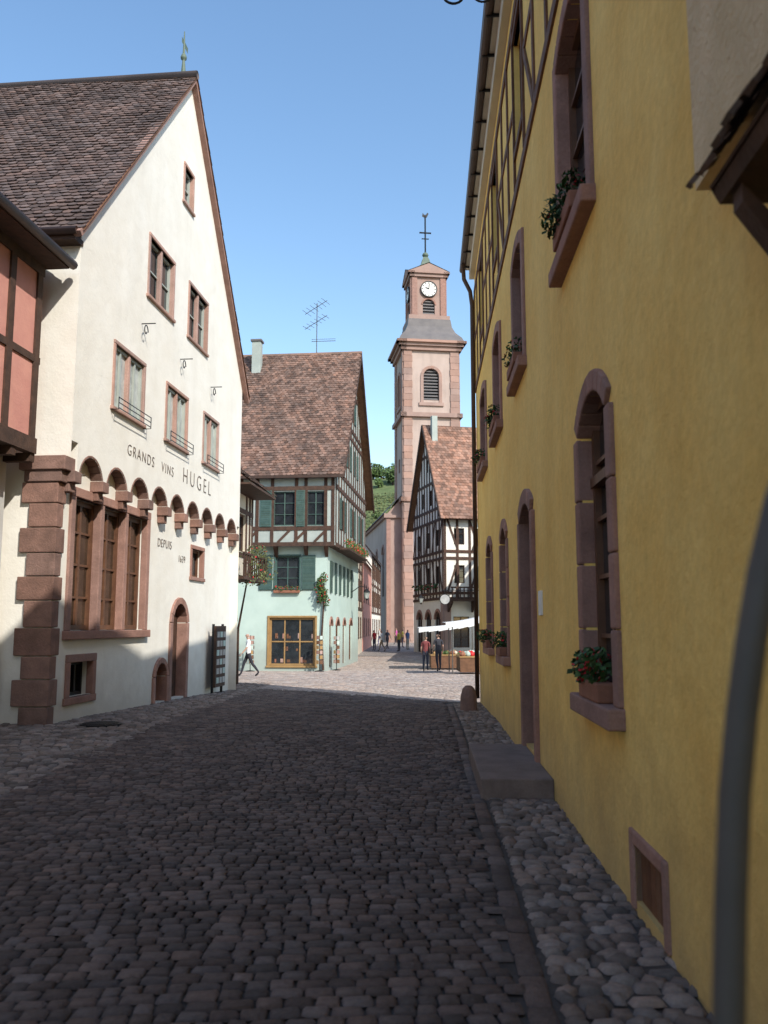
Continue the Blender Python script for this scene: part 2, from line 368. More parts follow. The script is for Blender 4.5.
f.box(b,'hatch_frame_bev','stone',4.42,4.5,.0,.44,-.1,.02); f.box(b,'hatch_frame_bev','stone',5.12,5.2,.0,.44,-.1,.02); f.box(b,'hatch_frame_bev','stone',4.5,5.12,.36,.44,-.1,.018)
for i in range(6): f.box(b,'hatch_boards','timberbr',4.505+i*.102,4.6+i*.102,.05,.36,-.06,-.03)
f.box(b,'stoop_bev','stepstone',8.3,10.7,-.05,.17,.0,.68)
for z in (7.05,9.4): f.box(b,'timber_rails','timberbr',3.1,YE,z-.07,z+.07,-.05,.025)
gaps=[(3.1,5.6),(6.55,9.4),(10.35,13.0),(13.95,16.6),(17.55,YE)]
for a,c in gaps:
    f.box(b,'timber_midrails','timberbr',a+.07,c-.07,8.22,8.33,-.05,.019)
    n=2 if c-a>2.3 else 1
    for k in range(1,n+1):
        u=a+(c-a)*k/(n+1); f.box(b,'timber_posts','timberbr',u-.055,u+.055,7.12,9.33,-.05,.022)
    for u in (a+.01,c-.08):
        f.box(b,'timber_posts','timberbr',u,u+.07,7.12,9.33,-.05,.03)
f.beam(b,'timber_braces','timberbr',8.5,7.15,9.2,8.2,.1,-.05,.026); f.beam(b,'timber_braces','timberbr',12.1,7.15,12.8,8.2,.1,-.05,.026)
for a,c,_,_ in TW: f.box(b,'timber_midrails','timberbr',a,c,7.5,7.6,-.05,.03); f.box(b,'timber_midrails','timberbr',a,c,9.1,9.2,-.05,.03)
Ed=V3((.577,-.817,0)); qk=Ed.dot(V3((1,-.0496,0)))  # unseen end wall angled along the sun to shape the shadow edge
cn=f.P(YE,0,0); e1=F((cn.x,cn.y),Ed[:2],(.817,.577)); e1.wall(b,'plaster_wall','yellow',0,9/qk,-.5,lambda u:ZT+min(u*qk,9-u*qk)*1.0,breaks=(4.5/qk,))
f.wall(b,'back_wall','yellow',3.1,6.9,-.4,ZT,d=-9)
A=V3((.0496,1,0)).normalized(); Nn=V3((-1,.0496,0))
P0=f.P(3.0,ZT+.05,.26); S=(-Nn*4.76+V3((0,0,4.7))).normalized()
tiles(b,'roof_tiles','tile_red',P0,A,S,YE-2.8,6.69,.2,.19,clip=.94)
f.box(b,'cornice_bev','cream',3.0,YE+.1,ZT-.3,ZT-.06,-.02,.12); f.box(b,'cornice_bev','cream',3.0,YE+.12,ZT-.06,ZT,-.02,.2)
b.tube('gutter_smooth','zinc',[f.P(3.0,ZT-.02,.27),f.P(YE+.2,ZT-.02,.27)],.075,10)
for i in range(20): f.box(b,'gutter_brackets','iron',3.3+i*.85,3.33+i*.85,ZT-.1,ZT-.02,.0,.3)
b.tube('downpipe_smooth','zinc',[f.P(YE-.3,ZT-.05,.28),f.P(YE-.3,ZT-.45,.26),f.P(YE-.3,ZT-.75,.12),f.P(YE-.3,ZT-1.1,.08),f.P(YE-.3,0,.08)],.05,10)
def winbox(b,f,u0,u1,z,d,n=90,red=25):
    f.box(b,'flower_box_bev','terracotta',u0,u1,z,z+.13,d,d+.13)
    k=max(1,int((u1-u0)/.22))
    for i in range(k):
        c=f.P(u0+(u1-u0)*(i+.5)/k,z+.2+random.uniform(-.02,.05),d+.08+random.uniform(-.03,.05)); foliage(b,'geranium_leaves',c,.14,.14,.11,n,.028,'leaf',red)
winbox(b,f,5.6,6.25,1.1,-.03,150,34)
winbox(b,f,5.9,6.7,4.62,0,170,12)
for a,c,z,z1 in UW[1:]: winbox(b,f,a+.1,c-.1,z,.0,70,16)
for a,c,z,zs,r in GW2: winbox(b,f,a+.1,c-.1,z,.0,70,12)
f.box(b,'notice_plate','whitepaint',8.8,9.0,1.7,1.95,.0,.02)
b.finish()
b=B('beige_townhouse')  # unseen upper height and roof made tall to shade the house opposite
f.wall(b,'plaster_wall','yellow',-16,3.1,-.4,3.25,dep=.2)
f.wall(b,'upper_wall','beige',-16,3.1,3.25,12.2,[(0.2,1.2,5,6.8),(-3,-2,5,6.8)],d=.14)
for a in (.2,-3): f.win(b,a,a+1,5,6.8,-.05)
b.poly('bay_end','beige',[f.P(3.1,3.25,.14),f.P(3.1,3.25,-.0),f.P(3.1,12.2,-.0),f.P(3.1,12.2,.14)])
b.poly('bay_soffit','beige',[f.P(3.1,3.25,.14),f.P(3.1,3.25,0),f.P(-16,3.25,0),f.P(-16,3.25,.14)])
for u in (3.1,-16): b.poly('end_wall','beige',[f.P(u,3.3 if u>0 else 0,-.01),f.P(u,3.3 if u>0 else 0,-9),f.P(u,12.2,-9),f.P(u,16.5,-4.5),f.P(u,12.2,-.01)])
b.poly('back_wall','beige',[f.P(3.1,0,-9),f.P(-16,0,-9),f.P(-16,12.2,-9),f.P(3.1,12.2,-9)])
b.poly('roof','tile_red',[f.P(3.3,12.0,.5),f.P(-16,12.0,.5),f.P(-16,16.6,-4.5),f.P(3.3,16.6,-4.5)])
b.poly('roof','tile_red',[f.P(3.3,12.0,-9.5),f.P(-16,12.0,-9.5),f.P(-16,16.6,-4.5),f.P(3.3,16.6,-4.5)])
b.finish()
b=B('tiled_door_canopy')
P0=f.P(-.6,3.02,.265); A=V3((.0496,1,0)).normalized(); S=(V3((1,-.05,0))*.30+V3((0,0,.42))).normalized()
tiles(b,'canopy_tiles','tile_br',P0+V3((-.02,0,-.02)),A,S,3.25,.5,.13,.1)
b.hexa('canopy_body','timber',[f.P(-.6,2.94,.23),f.P(2.6,2.94,.23),f.P(2.6,2.94,0),f.P(-.6,2.94,0),f.P(-.6,3.0,.26),f.P(2.6,3.0,.26),f.P(2.6,3.38,.0),f.P(-.6,3.38,0)])
for u in (2.5,.4,-.5):
    b.hexa('bracket','timber',[f.P(u-.04,2.66,.06),f.P(u+.04,2.66,.06),f.P(u+.04,2.76,.06),f.P(u-.04,2.76,.06),f.P(u-.04,2.88,.21),f.P(u+.04,2.88,.21),f.P(u+.04,2.94,.21),f.P(u-.04,2.94,.21)])
    f.box(b,'bracket_post','timber',u-.05,u+.05,2.58,2.94,0,.06)
b.finish()
b=B('bent_metal_pole')
pts=[(x,1.0+(0 if x<.6 else (x-.6)*.3),z) for z,x in ((0,.345),(.5,.352),(.9,.362),(1.17,.375),(1.3,.384),(1.41,.394),(1.5,.407),(1.58,.422),(1.66,.440),(1.745,.465),(1.84,.505),(1.93,.565),(2.0,.64),(2.05,.76),(2.08,.95),(2.09,1.24))]
b.tube('pole_smooth','greymetal',pts,.0175,16); b.lathe('base_plate','greymetal',(.345,1.0,0),[(.07,0),(.07,.012),(.03,.02)])
b.finish()
b=B('wrought_iron_bracket')
pts=[]
for i in range(40):
    a=i*.32; r=.16-.0036*i; pts.append((.72+r*math.cos(a),8.02,7.99+r*math.sin(a)))
b.tube('scroll','iron',pts,.014,6)
pts=[(x+.3,y_,z+.02) for x,y_,z in pts]; b.tube('scroll','iron',pts,.012,6)
b.tube('arm','iron',[(.5,8.02,8.16),(1.58,8.02,8.16)],.016,6); b.tube('stay','iron',[(1.58,8.02,8.6),(.6,8.02,8.16)],.012,6)
b.finish()
b=B('guard_stone'); b.lathe('stone_bev','stonedk',(1.66,17.2,gz(17.2)-.05),[(.17,0),(.16,.3),(.12,.46),(.06,.52)],12); b.finish()
# ================================================================ WHITE WINE HOUSE
b=B('white_gabled_house'); bb=.099; OF=.22
f=F((-6.755,0),(bb,1),(1,-bb),-.20); g=F((-6.755,0),(bb,1),(1,-bb),.02)
y0,y1=14.35,25.1
lowh=[(15.0,18.4,1.5,3.85),(15.1,16.0,.35,.95),(20.2,21.2,-.1,2.1),(19.2,19.9,-.1,.75),(21.5,22.4,2.8,3.5)]
f.wall(b,'lower_wall','white',y0,y1,-.6,4.6,lowh,dep=.3)
f.surround(b,15.0,18.4,1.5,3.85,.17,.05,'stone',.06)
for i in range(3):
    a=15.0+i*1.16; f.win(b,a+.03,a+1.06,1.51,3.84,-.14,2,4,'woodwin','glass_w',.09,.04)
for i in (1,2): f.box(b,'stone_mullion_bev','stone',15.0+i*1.16-.1,15.0+i*1.16+.06,1.5,3.85,-.28,.04)
f.surround(b,15.1,16.0,.35,.95,.14,.04,'stone',.0); f.win(b,15.1,16.0,.35,.95,-.2,3,1,'iron')
f.arch(b,20.2,21.2,1.65,.45,.16,.05,.3,wm='white'); f.box(b,'stone_jamb_bev','stone',20.04,20.203,-.2,1.65,-.3,.05); f.box(b,'stone_jamb_bev','stone',21.197,21.36,-.2,1.65,-.3,.05)
f.box(b,'door_leaf','timber',20.2,21.2,-.15,2.1,-.28,-.22)
for i in range(5): f.box(b,'door_boards','timber',20.22+i*.196,20.39+i*.196,-.1,2.05,-.22,-.2)
f.arch(b,19.2,19.9,.45,.3,.13,.05,.3,wm='white'); f.box(b,'cellar_door','timber',19.2,19.9,-.15,.75,-.25,-.2)
f.box(b,'stone_jamb_bev','stone',19.07,19.203,-.2,.45,-.3,.05); f.box(b,'stone_jamb_bev','stone',19.897,20.03,-.2,.45,-.3,.05)
f.surround(b,21.5,22.4,2.8,3.5,.1,.03,'stone',.02); f.win(b,21.5,22.4,2.8,3.5,-.15,2,1)
nA=9; aw=(y1-y0-.5)/nA; ZE=8.65; ZP=15.0; hw=(y1-y0)/2; ya=(y0+y1)/2
topf=lambda u:ZE+max(0,(hw-abs(u-ya)))*(ZP-ZE)/hw
upw=[(17.5,18.95,8.55,9.85),(20.1,21.5,8.55,9.85),(19.5,20.1,11.7,12.6),(15.95,17.4,5.72,6.95),(18.8,20.15,5.72,6.95),(21.5,22.7,5.72,6.95)]
for (a,c,z,z1) in upw:
    g.surround(b,a,c,z,z1,.08,.03,'stonelt',.03)
    if z<8: g.win(b,a,c,z,z1,-.06,4,1,'palewood','glass_b',.06,.05); g.box(b,'window_post_bev','stonelt',(a+c)/2-.05,(a+c)/2+.05,z,z1,-.1,.0)
    elif z<11: g.win(b,a,c,z,z1,-.10,2,2,'palewood','glass'); g.box(b,'window_post_bev','stonelt',(a+c)/2-.05,(a+c)/2+.05,z,z1,-.1,.0)
    else: g.win(b,a,c,z,z1,-.10,1,2,'palewood','glass')
g.wall(b,'gable_wall','white',y0,y1,4.72,topf,upw,breaks=(ya,),dep=.25)
for i in range(nA):
    a=y0+.25+i*aw; z0=4.2
    g.arch(b,a+.12,a+aw-.12,z0+.02,.34,.05,.008,OF,m='stonedk',wm='white',n=8,ztop=4.72,part='arcade_ring_bev')
    for q,w in ((a,.12),(a+aw-.12,.12)): g.box(b,'arcade_pier','white',q,q+w,z0+.02,4.72,-OF,0)
for i in range(nA+1):
    a=y0+.25+i*aw
    g.box(b,'corbel_bev','stonedk',a-.14,a+.14,4.02,4.22,-OF,.03); g.box(b,'corbel_bev','stonedk',a-.11,a+.11,3.86,4.02,-OF,-.07)
g.box(b,'band','white',y1-.25,y1,4.45,4.72,-OF,0)
b.poly('jetty_soffit','white',[g.P(y0,4.72,0),g.P(y1,4.72,0),g.P(y1,4.72,-OF),g.P(y0,4.72,-OF)])
Cu=g.P(y0,0,0)
sN=F((Cu.x,Cu.y),(-1,bb),(-bb,-1))
sN.wall(b,'side_wall','white',0,14,4.45,8.35,dep=.2)
sN.wall(b,'side_wall_low','white',OF,14,-.5,4.45,d=0)
z=-.2;i=0
while z<4.0-.05:
    h=.42*random.uniform(.88,1.12); ww=.58 if i%2 else .44
    if z+h>3.9: h=4.0-z
    sN.box(b,'quoins_bev','stonedk',OF-.06,OF+ww,z+.008,z+h-.008,-.12,.07); f.box(b,'quoins_bev2','stonedk',y0+.1,y0+(.24 if i%2 else .16),z+.01,z+h-.01,-.1,.063)
    z+=h;i+=1
sN.box(b,'quoin_cap_bev','stonedk',.10,.76,4.0,4.2,-.25,.1); sN.box(b,'quoin_cap_bev','stonedk',.03,.84,4.2,4.44,-.25,.14)
sF=F((g.P(y1,0).x,y1),(-1,bb),(bb,1)); sF.wall(b,'side_wall','white',0,14,-.6,8.5)
rd=V3((-1,bb,0)).normalized(); up=V3((bb,1,0)).normalized()
rise=ZP-ZE; run=hw; OV=.3; sl=rise/run
eN=g.P(ya,ZP+.08,.17)-up*(run+OV)+V3((0,0,-(run+OV)*sl))
S1=(up*run+V3((0,0,rise))).normalized(); Hs=(run+OV)*math.hypot(run,rise)/run
tiles(b,'roof_tiles','tile_br',eN,rd,S1,15,Hs,.18,.155)
eF=g.P(ya,ZP+.08,.17)+up*(run+OV)+V3((0,0,-(run+OV)*sl)); S2=(-up*run+V3((0,0,rise))).normalized()
tiles(b,'roof_tiles_far','tile_br',eF,rd,S2,15,Hs,.3,.3)
for sg in (-1,1):
    g.beam(b,'verge_board','stone',ya+sg*(run+OV),ZP-(run+OV)*sl-.02,ya,ZP-.02,.11,.0,.14)
b.tube('ridge_tiles_smooth','tile_br',[g.P(ya,ZP+.1,.17),g.P(ya,ZP+.1,.17)+rd*15],.11,8)
q=eN+V3((0,0,-.04)); b.tube('gutter_smooth','zinc',[q-up*.05+rd*.1,q-up*.05+rd*14],.07,8)
b.hexa('eave_box','timber',[x+V3((0,0,k)) for k in (-.04,-.14) for x in (q+rd*.15,q+rd*14,q+rd*14+up*.32,q+rd*.15+up*.32)])
pf=g.P(ya,ZP+.1,-.2); b.tube('finial','copper',[pf,pf+V3((0,0,.45)),pf+V3((0,0,.5)),pf+V3((0,0,1.2))],[.07,.03,.035,.012],8)
b.lathe('finial_ball_smooth','copper',(pf.x,pf.y,pf.z+.5),[(.01,-.1),(.07,-.05),(.08,0),(.05,.08),(.01,.1)],10)
b.hexa('vane','copper',[pf+up*i*.28+V3((0,j*.01,.8+k)) for k in (0,.15) for i,j in ((-.6,0),(1,0),(1,1),(-.6,1))])
text(b,'GRANDS   VINS',g,16.7,4.95,.32,.008,sp=1.25); text(b,'HUGEL',g,20.0,4.94,.54,.008,sp=1.5)
text(b,'DEPUIS',f,19.1,3.35,.27,.01,sp=1.1); text(b,'1639',f,20.5,3.1,.24,.01,sp=1.1)
for u in (17.2,19.6,22.0):
    pts=[g.P(u+.12*math.cos(a)*(1-a/9),7.65+.14*math.sin(a)*(1-a/9),.1) for a in [x*.4 for x in range(16)]]
    b.tube('iron_scroll','iron',pts,.012,5); b.tube('iron_arm','iron',[g.P(u,7.8,0),g.P(u,7.8,.3)],.012,5)
for a,c,z,z1 in upw[3:]:
    for k in range(3): b.tube('flower_guard','iron',[g.P(a-.1,z-.05+k*.1,.16),g.P(c+.1,z-.05+k*.1,.16)],.01,5)
    for x in (a-.1,c+.1): b.tube('flower_guard','iron',[g.P(x,z-.08,0),g.P(x,z-.08,.16),g.P(x,z+.16,.16)],.01,5)
b.finish()
# ================================================================ PINK TIMBERED HOUSE (left)
b=B('pink_timbered_house'); f=F((-6.3-.099*14,0),(bb,1),(1,-bb)); g=F((-6.3-.099*14,0),(bb,1),(1,-bb),.45)
f.wall(b,'lower_wall','greywhite',-6,14.1,-.4,4.5,[(10.3,11.6,1.2,3.1)])
f.win(b,10.3,11.6,1.2,3.1,-.15,2,3); f.surround(b,10.3,11.6,1.2,3.1,.13,.03)
f.shutter(b,12.6,13.3,1.1,3.15,'whitepaint',.03)
g.wall(b,'upper_wall','pink',-6,14.1,4.5,7.8,[(9.9,11.1,5.5,7.0),(5,6.2,5.5,7.0)])
for a in (9.9,5): g.win(b,a,a+1.2,5.5,7.0,-.12,2,3)
b.poly('jetty_soffit','timber',[g.P(-6,4.5,0),g.P(14.1,4.5,0),g.P(14.1,4.5,-.45),g.P(-6,4.5,-.45)])
g.box(b,'sill_beam','timber',-6,14.12,4.42,4.68,-.1,.05); g.box(b,'top_plate','timber',-6,14.12,7.5,7.7,-.1,.04); g.box(b,'mid_rail','timber',-6,14.12,5.95,6.07,-.1,.03)
u=14.0
while u>-5: g.box(b,'posts','timber',u-.08,u+.08,4.68,7.5,-.1,.035); u-=.85
for u in (12.3,8.0,3.8): g.beam(b,'brace','timber',u-.65,4.8,u+.1,5.9,.12,-.08,.028)
for u in [14.05-i*.6 for i in range(24)]: g.box(b,'joist_ends','timber',u-.07,u+.07,4.28,4.42,-.45,.02)
g2=F((g.P(14.1,0).x,g.P(14.1,0).y),(-1,bb),(bb,1)); g2.wall(b,'end_wall','pink',0,8,4.5,7.8); g2.box(b,'end_post','timber',0,.16,4.5,7.7,-.02,.03)
g2.wall(b,'end_wall_low','greywhite',.45,8,-.3,4.5)
A=V3((bb,1,0)).normalized(); S=(V3((-1,bb,0))*1+V3((0,0,.75))).normalized(); P0=g.P(-6,7.8,.42)
tiles(b,'roof_tiles','tile_br',P0,A,S,20.3,6,.22,.2)
b.tube('gutter_smooth','zinc',[g.P(-6,7.75,.47),g.P(14.25,7.75,.47)],.08,8); g.box(b,'eave_soffit','timber',-6,14.2,7.67,7.73,-.05,.42)
b.finish()
# ================================================================ SMALL TIMBERED HOUSE
SO=-4.98-.099*27
b=B('small_timbered_house'); f=F((SO,0),(bb,1),(1,-bb)); 
f.wall(b,'lower_wall','cream',25.35,28.5,-.6,3.0,[(25.6,26.5,-.3,2.3),(27.2,28.3,-.3,2.2)],dep=.2); f.win(b,25.6,26.5,-.3,2.3,-.15,2,3,'shopwood','glass_w'); f.arch(b,27.2,28.3,1.7,.5,.15,.04,.2,wm='cream'); f.win(b,27.2,28.3,-.3,2.2,-.15,2,3,'shopwood','glass_w')
g=F((SO,0),(bb,1),(1,-bb),.45); g.wall(b,'upper_wall','cream',25.35,28.5,3.0,5.9,[(26.2,27.6,3.9,5.1)],dep=.15); g.win(b,26.2,27.6,3.9,5.1,-.1,3,2,'timber')
b.poly('jetty_soffit','timber',[g.P(25.35,3,0),g.P(28.5,3,0),g.P(28.5,3,-.45),g.P(25.35,3,-.45)])
for z in (3.08,3.8,5.2,5.8): g.box(b,'rails','timber',25.35,28.5,z-.07,z+.07,-.05,.03)
for u in (25.5,25.9,26.12,27.68,28.1,28.42): g.box(b,'posts','timber',u-.07,u+.07,3.15,5.8,-.05,.027)
e=F((g.P(28.5,0).x,28.5),(-1,bb),(bb,1)); e.wall(b,'end_wall','cream',0,8,3,5.9); e.wall(b,'end_wall','cream',.45,8,-.6,3)
e=F((g.P(25.35,0).x,25.35),(-1,bb),(-bb,-1)); e.wall(b,'end_wall','cream',0,8,3,5.9)
tiles(b,'roof_tiles','tile_br',g.P(25.35,5.85,.75),(bb,1,0),V3((-1,bb,.8)),3.4,7,.2,.2); g.box(b,'eave_soffit','timber',25.35,28.7,5.76,5.82,-.05,.73)
b.poly('roof_back','tile_br',[g.P(25.35,10,-4.8),g.P(28.7,10,-4.8),g.P(28.7,5.6,-9),g.P(25.35,5.6,-9)])
g.box(b,'balcony_floor','timber',25.5,28.4,2.95,3.03,.04,.55)
for k in range(12): g.box(b,'balcony_rail','timber',25.55+k*.255,25.59+k*.255,3.03,3.7,.5,.54)
g.box(b,'balcony_rail','timber',25.5,28.4,3.7,3.76,.49,.55)
b.finish()
b=B('climbing_plant')
for k in range(14): foliage(b,'leaves',g.P(random.uniform(26.0,28.5),random.uniform(2.8,4.1),random.uniform(.3,.75)),.3,.3,.2,50,.045,'vine',3)
b.tube('stem','timber',[g.P(28.3,-.3,-.35),g.P(28.3,1.5,-.35),g.P(28.2,2.8,-.1),g.P(27.4,3.3,.2)],[.05,.04,.03,.015],6); b.finish()
b=B('menu_board'); g3=F((-6.755,0),(bb,1),(1,-bb),-.15)
z0=gz(23); g3.box(b,'board','timber',22.9,23.8,z0+.15,z0+1.75,.16,.22); 
for r in range(6):
    for c in range(3): g3.box(b,'cards','signface' if (r+c)%3 else 'teal',22.97+c*.28,23.17+c*.28,z0+.25+r*.24,z0+.40+r*.24,.22,.235)
for u in (22.9,23.75): g3.box(b,'legs','iron',u,u+.05,z0-.02,z0+1.8,.10,.16)
b.finish()
# ================================================================ TEAL HOUSE
b=B('teal_timbered_house'); C=(-2.8,42.0); U=(.995,-.0985); W=(.0985,.995)
fr=F(C,U,(-W[0],-W[1])); rt=F(C,W,U)
fh=[(-2.8,-.55,-.35,1.95),(-2.55,-1.35,3.35,4.95),(-6.5,-5.6,-.3,1.8)]
fr.wall(b,'lower_wall','teal',-9,0,-1,5.45,fh,dep=.2)
fr.win(b,-2.8,-.55,-.35,1.95,-.1,3,2,'shopwood','glass',.1,.06); fr.surround(b,-2.8,-.55,-.35,1.95,.10,.05,'shopwood',.03)
for k in range(16):
    u=random.uniform(-2.7,-.65); z=random.choice((-.2,.35,.95)); fr.box(b,'window_display',random.choice(('stone','timberbr','stonelt','timberbr','terracotta')),u,u+random.uniform(.06,.16),z,z+random.uniform(.1,.26),-.118,-.105)
fr.win(b,-2.55,-1.35,3.35,4.95,-.12,2,3,'greenwood'); fr.surround(b,-2.55,-1.35,3.35,4.95,.09,.03,'greenwood',.04)
fr.win(b,-6.5,-5.6,-.3,1.8,-.12,2,2,'shopwood')
fr.shutter(b,-3.35,-2.68,3.3,5.0); fr.shutter(b,-1.22,-.55,3.3,5.0)
winbox(b,fr,-2.6,-1.3,3.15,.05,60,30)
J=.45
fu=F(C,U,(-W[0],-W[1]),J); ru=F(C,W,U,J)
uwf=((-2.6,-1.5),(-.95,-.05),(-5.5,-4.4))
fu.wall(b,'upper_wall','tealgrey',-9,J,5.45,9.1,[(a,c,6.4,8.1) for a,c in uwf],dep=.15)
for a,c in uwf: fu.win(b,a,c,6.4,8.1,-.1,2,3,'greenwood')
fu.shutter(b,-3.25,-2.68,6.35,8.15); fu.shutter(b,-1.45,-1.02,6.35,8.15)
for z in (5.5,6.28,8.25,8.85): fu.box(b,'rails','timber',-9,J,z-.1,z+.1,-.03,.04)
for u in (-8,-7,-6,-4.2,-3.4,-2.65,-1.45,-.98,.0,.36): fu.box(b,'posts','timber',u-.08,u+.08,5.6,8.8,-.03,.035)
for u in (-3.6,-.2,-2,-1.2): fu.beam(b,'braces','timber',u-.35,5.6,u+.25,6.2,.12,-.03,.03)
b.poly('jetty_soffit','timber',[fu.P(-9,5.45,0),fu.P(J,5.45,0),fr.P(J,5.45,0),fr.P(-9,5.45,0)]); b.poly('jetty_soffit','timber',[rt.P(0,5.45,0),rt.P(12,5.45,0),ru.P(12,5.45,0),ru.P(0,5.45,0)])
for u in (-8.5,-7,-5.5,-4,-2.5,-1,0): b.hexa('jetty_brackets','timber',[fr.P(u-.08,4.9,0),fr.P(u+.08,4.9,0),fr.P(u+.08,5.44,0),fr.P(u-.08,5.44,0),fr.P(u-.08,5.35,J),fr.P(u+.08,5.35,J),fr.P(u+.08,5.44,J),fr.P(u-.08,5.44,J)])
rh=[(1,1.9,-.5,1.9),(3,4.2,-.4,1.9),(5.5,6.5,-.5,1.9),(8,9.2,-.4,1.9),(1.5,2.5,3.2,4.8),(4.5,5.5,3.2,4.8),(7.5,8.5,3.2,4.8)]
rt.wall(b,'lower_wall_side','teal',0,12,-1,5.45,rh,dep=.2)
for a,c,z,z1 in rh: rt.win(b,a,c,z,z1,-.12,2,3,'greenwood' if z>1 else 'woodwin')
for a,c,z,z1 in rh[:4]: rt.arch(b,a,c,z1-.35,.35,.13,.05,.2,wm='teal')
for a,c,z,z1 in rh[4:]: rt.shutter(b,a-.55,a-.03,z,z1); rt.shutter(b,c+.03,c+.55,z,z1)
rtop=lambda u:9.1+max(0,6.2-abs(u-6))*1.29
uh=[(1.6,2.6,6.4,8.0),(5.4,6.4,6.4,8.0),(9,10,6.4,8.0),(3.8,4.7,10,11.4),(6.6,7.5,10,11.4),(5.4,6.4,13,14.2)]
ru.wall(b,'gable_wall','tealgrey',-J,12+.0,5.45,rtop,uh,breaks=(6,),dep=.15)
for a,c,z,z1 in uh: ru.win(b,a,c,z,z1,-.1,2,3,'greenwood'); ru.shutter(b,a-.5,a-.05,z,z1); ru.shutter(b,c+.05,c+.5,z,z1)
for z,h in ((5.5,6.2),(8.4,6.2),(9.2,6.1),(11.9,3.9),(12.4,3.6),(14.6,1.9)): ru.box(b,'gable_rails','timber',max(-J,6-h),min(12,6+h),z-.1,z+.1,-.03,.05)
for u in [x*.9-.2 for x in range(14)]:
    ru.box(b,'gable_posts','timber',u-.07,u+.07,5.6,min(9.1,rtop(u)),-.03,.045)
    if rtop(u)>10: ru.box(b,'gable_posts','timber',u-.06,u+.06,9.1,rtop(u)-.2,-.03,.045)
ru.box(b,'balcony','timber',1,9,5.35,5.44,0.05,.5); 
for k in range(12): foliage(b,'balcony_flowers',ru.P(1.3+k*.65,5.7,.45),.25,.3,.2,40,.06,'leaf',14)
UU=V3((*U,0)); WW=V3((*W,0)); CC=V3((*C,0))
rise=17.1-8.9; run=6.6
P0=CC-UU*9+WW*(-.6-J*.3)+V3((0,0,8.85)); S=(WW*run+V3((0,0,rise))).normalized()
tiles(b,'roof_tiles','tile_red',P0,UU,S,9.95,math.hypot(run,rise)*1.005,.2,.19)
P1=CC-UU*9+WW*12.6+V3((0,0,8.85)); S=(-WW*run+V3((0,0,rise))).normalized(); tiles(b,'roof_tiles_back','tile_red',P1,UU,S,9.95,math.hypot(run,rise),.4,.4)
for sg in (-1,1): ru.beam(b,'verge_board','timber',6+sg*6.7,8.75,6,17.0,.22,.42,.5)
b.tube('ridge_tiles_smooth','tile_red',[CC-UU*9+WW*6+V3((0,0,17.1)),CC+UU*.95+WW*6+V3((0,0,17.1))],.13,8)
fr.box(b,'eave_gutter','zinc',-9,.95,8.72,8.86,.68,.82)
c=CC-UU*4.95+WW*5.0; b.hexa('chimney_bev','tealgrey',[c+UU*i+WW*j+V3((0,0,k)) for k in (14.5,17.6) for i,j in ((-.25,-.25),(.25,-.25),(.25,.25),(-.25,.25))])
b.hexa('chimney_cap_bev','slate',[c+UU*i+WW*j+V3((0,0,k)) for k in (17.6,17.72) for i,j in ((-.32,-.32),(.32,-.32),(.32,.32),(-.32,.32))])
le=F((CC-UU*9)[:2],W,(-U[0],-U[1])); le.wall(b,'end_wall','cream',0,12,-1,rtop,breaks=(6,))
b.finish()
b=B('tv_antenna'); c=CC-UU*1.7+WW*6+V3((0,0,17.1))
b.tube('mast','greymetal',[c,c+V3((0,0,3.1))],.025,6)
for z,L in ((2.9,1.0),(2.0,.7)):
    a=c+V3((0,0,z)); b.tube('boom','greymetal',[a-UU*.7+V3((0,0,-.45)),a+UU*.6+V3((0,0,.35))],.018,5)
    for i in range(6):
        q=a+UU*(-.6+i*.22)+V3((0,0,-.38+i*.135)); b.tube('elements','greymetal',[q-WW*L*.5-UU*.16,q+WW*L*.5+UU*.16],.012,5)
a=c+V3((0,0,.8)); b.tube('boom','greymetal',[a-UU*.3,a+UU*1.1],.018,5); b.tube('boom','greymetal',[a-UU*.3+V3((0,0,.12)),a+UU*1.1+V3((0,0,.12))],.012,5)
b.finish()
b=B('corner_vine')
for k in range(10): foliage(b,'leaves',fr.P(random.uniform(-.35,.1),random.uniform(2.4,4.0),random.uniform(.1,.35)),.2,.2,.22,50,.06,'leaf',7)
b.tube('stem','timber',[fr.P(-.1,-.55,.15),fr.P(-.2,1,.1),fr.P(-.1,2.7,.15),fr.P(-.15,4,.15)],[.06,.05,.04,.02],6); b.finish()
def rack(nm,x,y):
    b=B(nm); z=gz(y)
    b.tube('pole','iron',[(x,y,z),(x,y,z+1.7)],.02,6); b.lathe('foot','iron',(x,y,z),[(.22,0),(.22,.03),(.03,.06)],8)
    mm=['signface','teal','shopwood','timberbr','stonelt','stone']
    for r in range(6):
        for k in range(6):
            a=k*math.pi/3; p=V3((x+.17*math.cos(a),y+.17*math.sin(a),z+.35+r*.23)); t_=V3((-math.sin(a),math.cos(a),0))
            b.poly('cards',random.choice(mm),[p-t_*.07,p+t_*.07,p+t_*.07+V3((0,0,.17)),p-t_*.07+V3((0,0,.17))])
    b.finish()
rack('postcard_rack',-3.05,41.3); rack('postcard_rack',-2.35,43.2); rack('postcard_rack',-6.35,41.4)
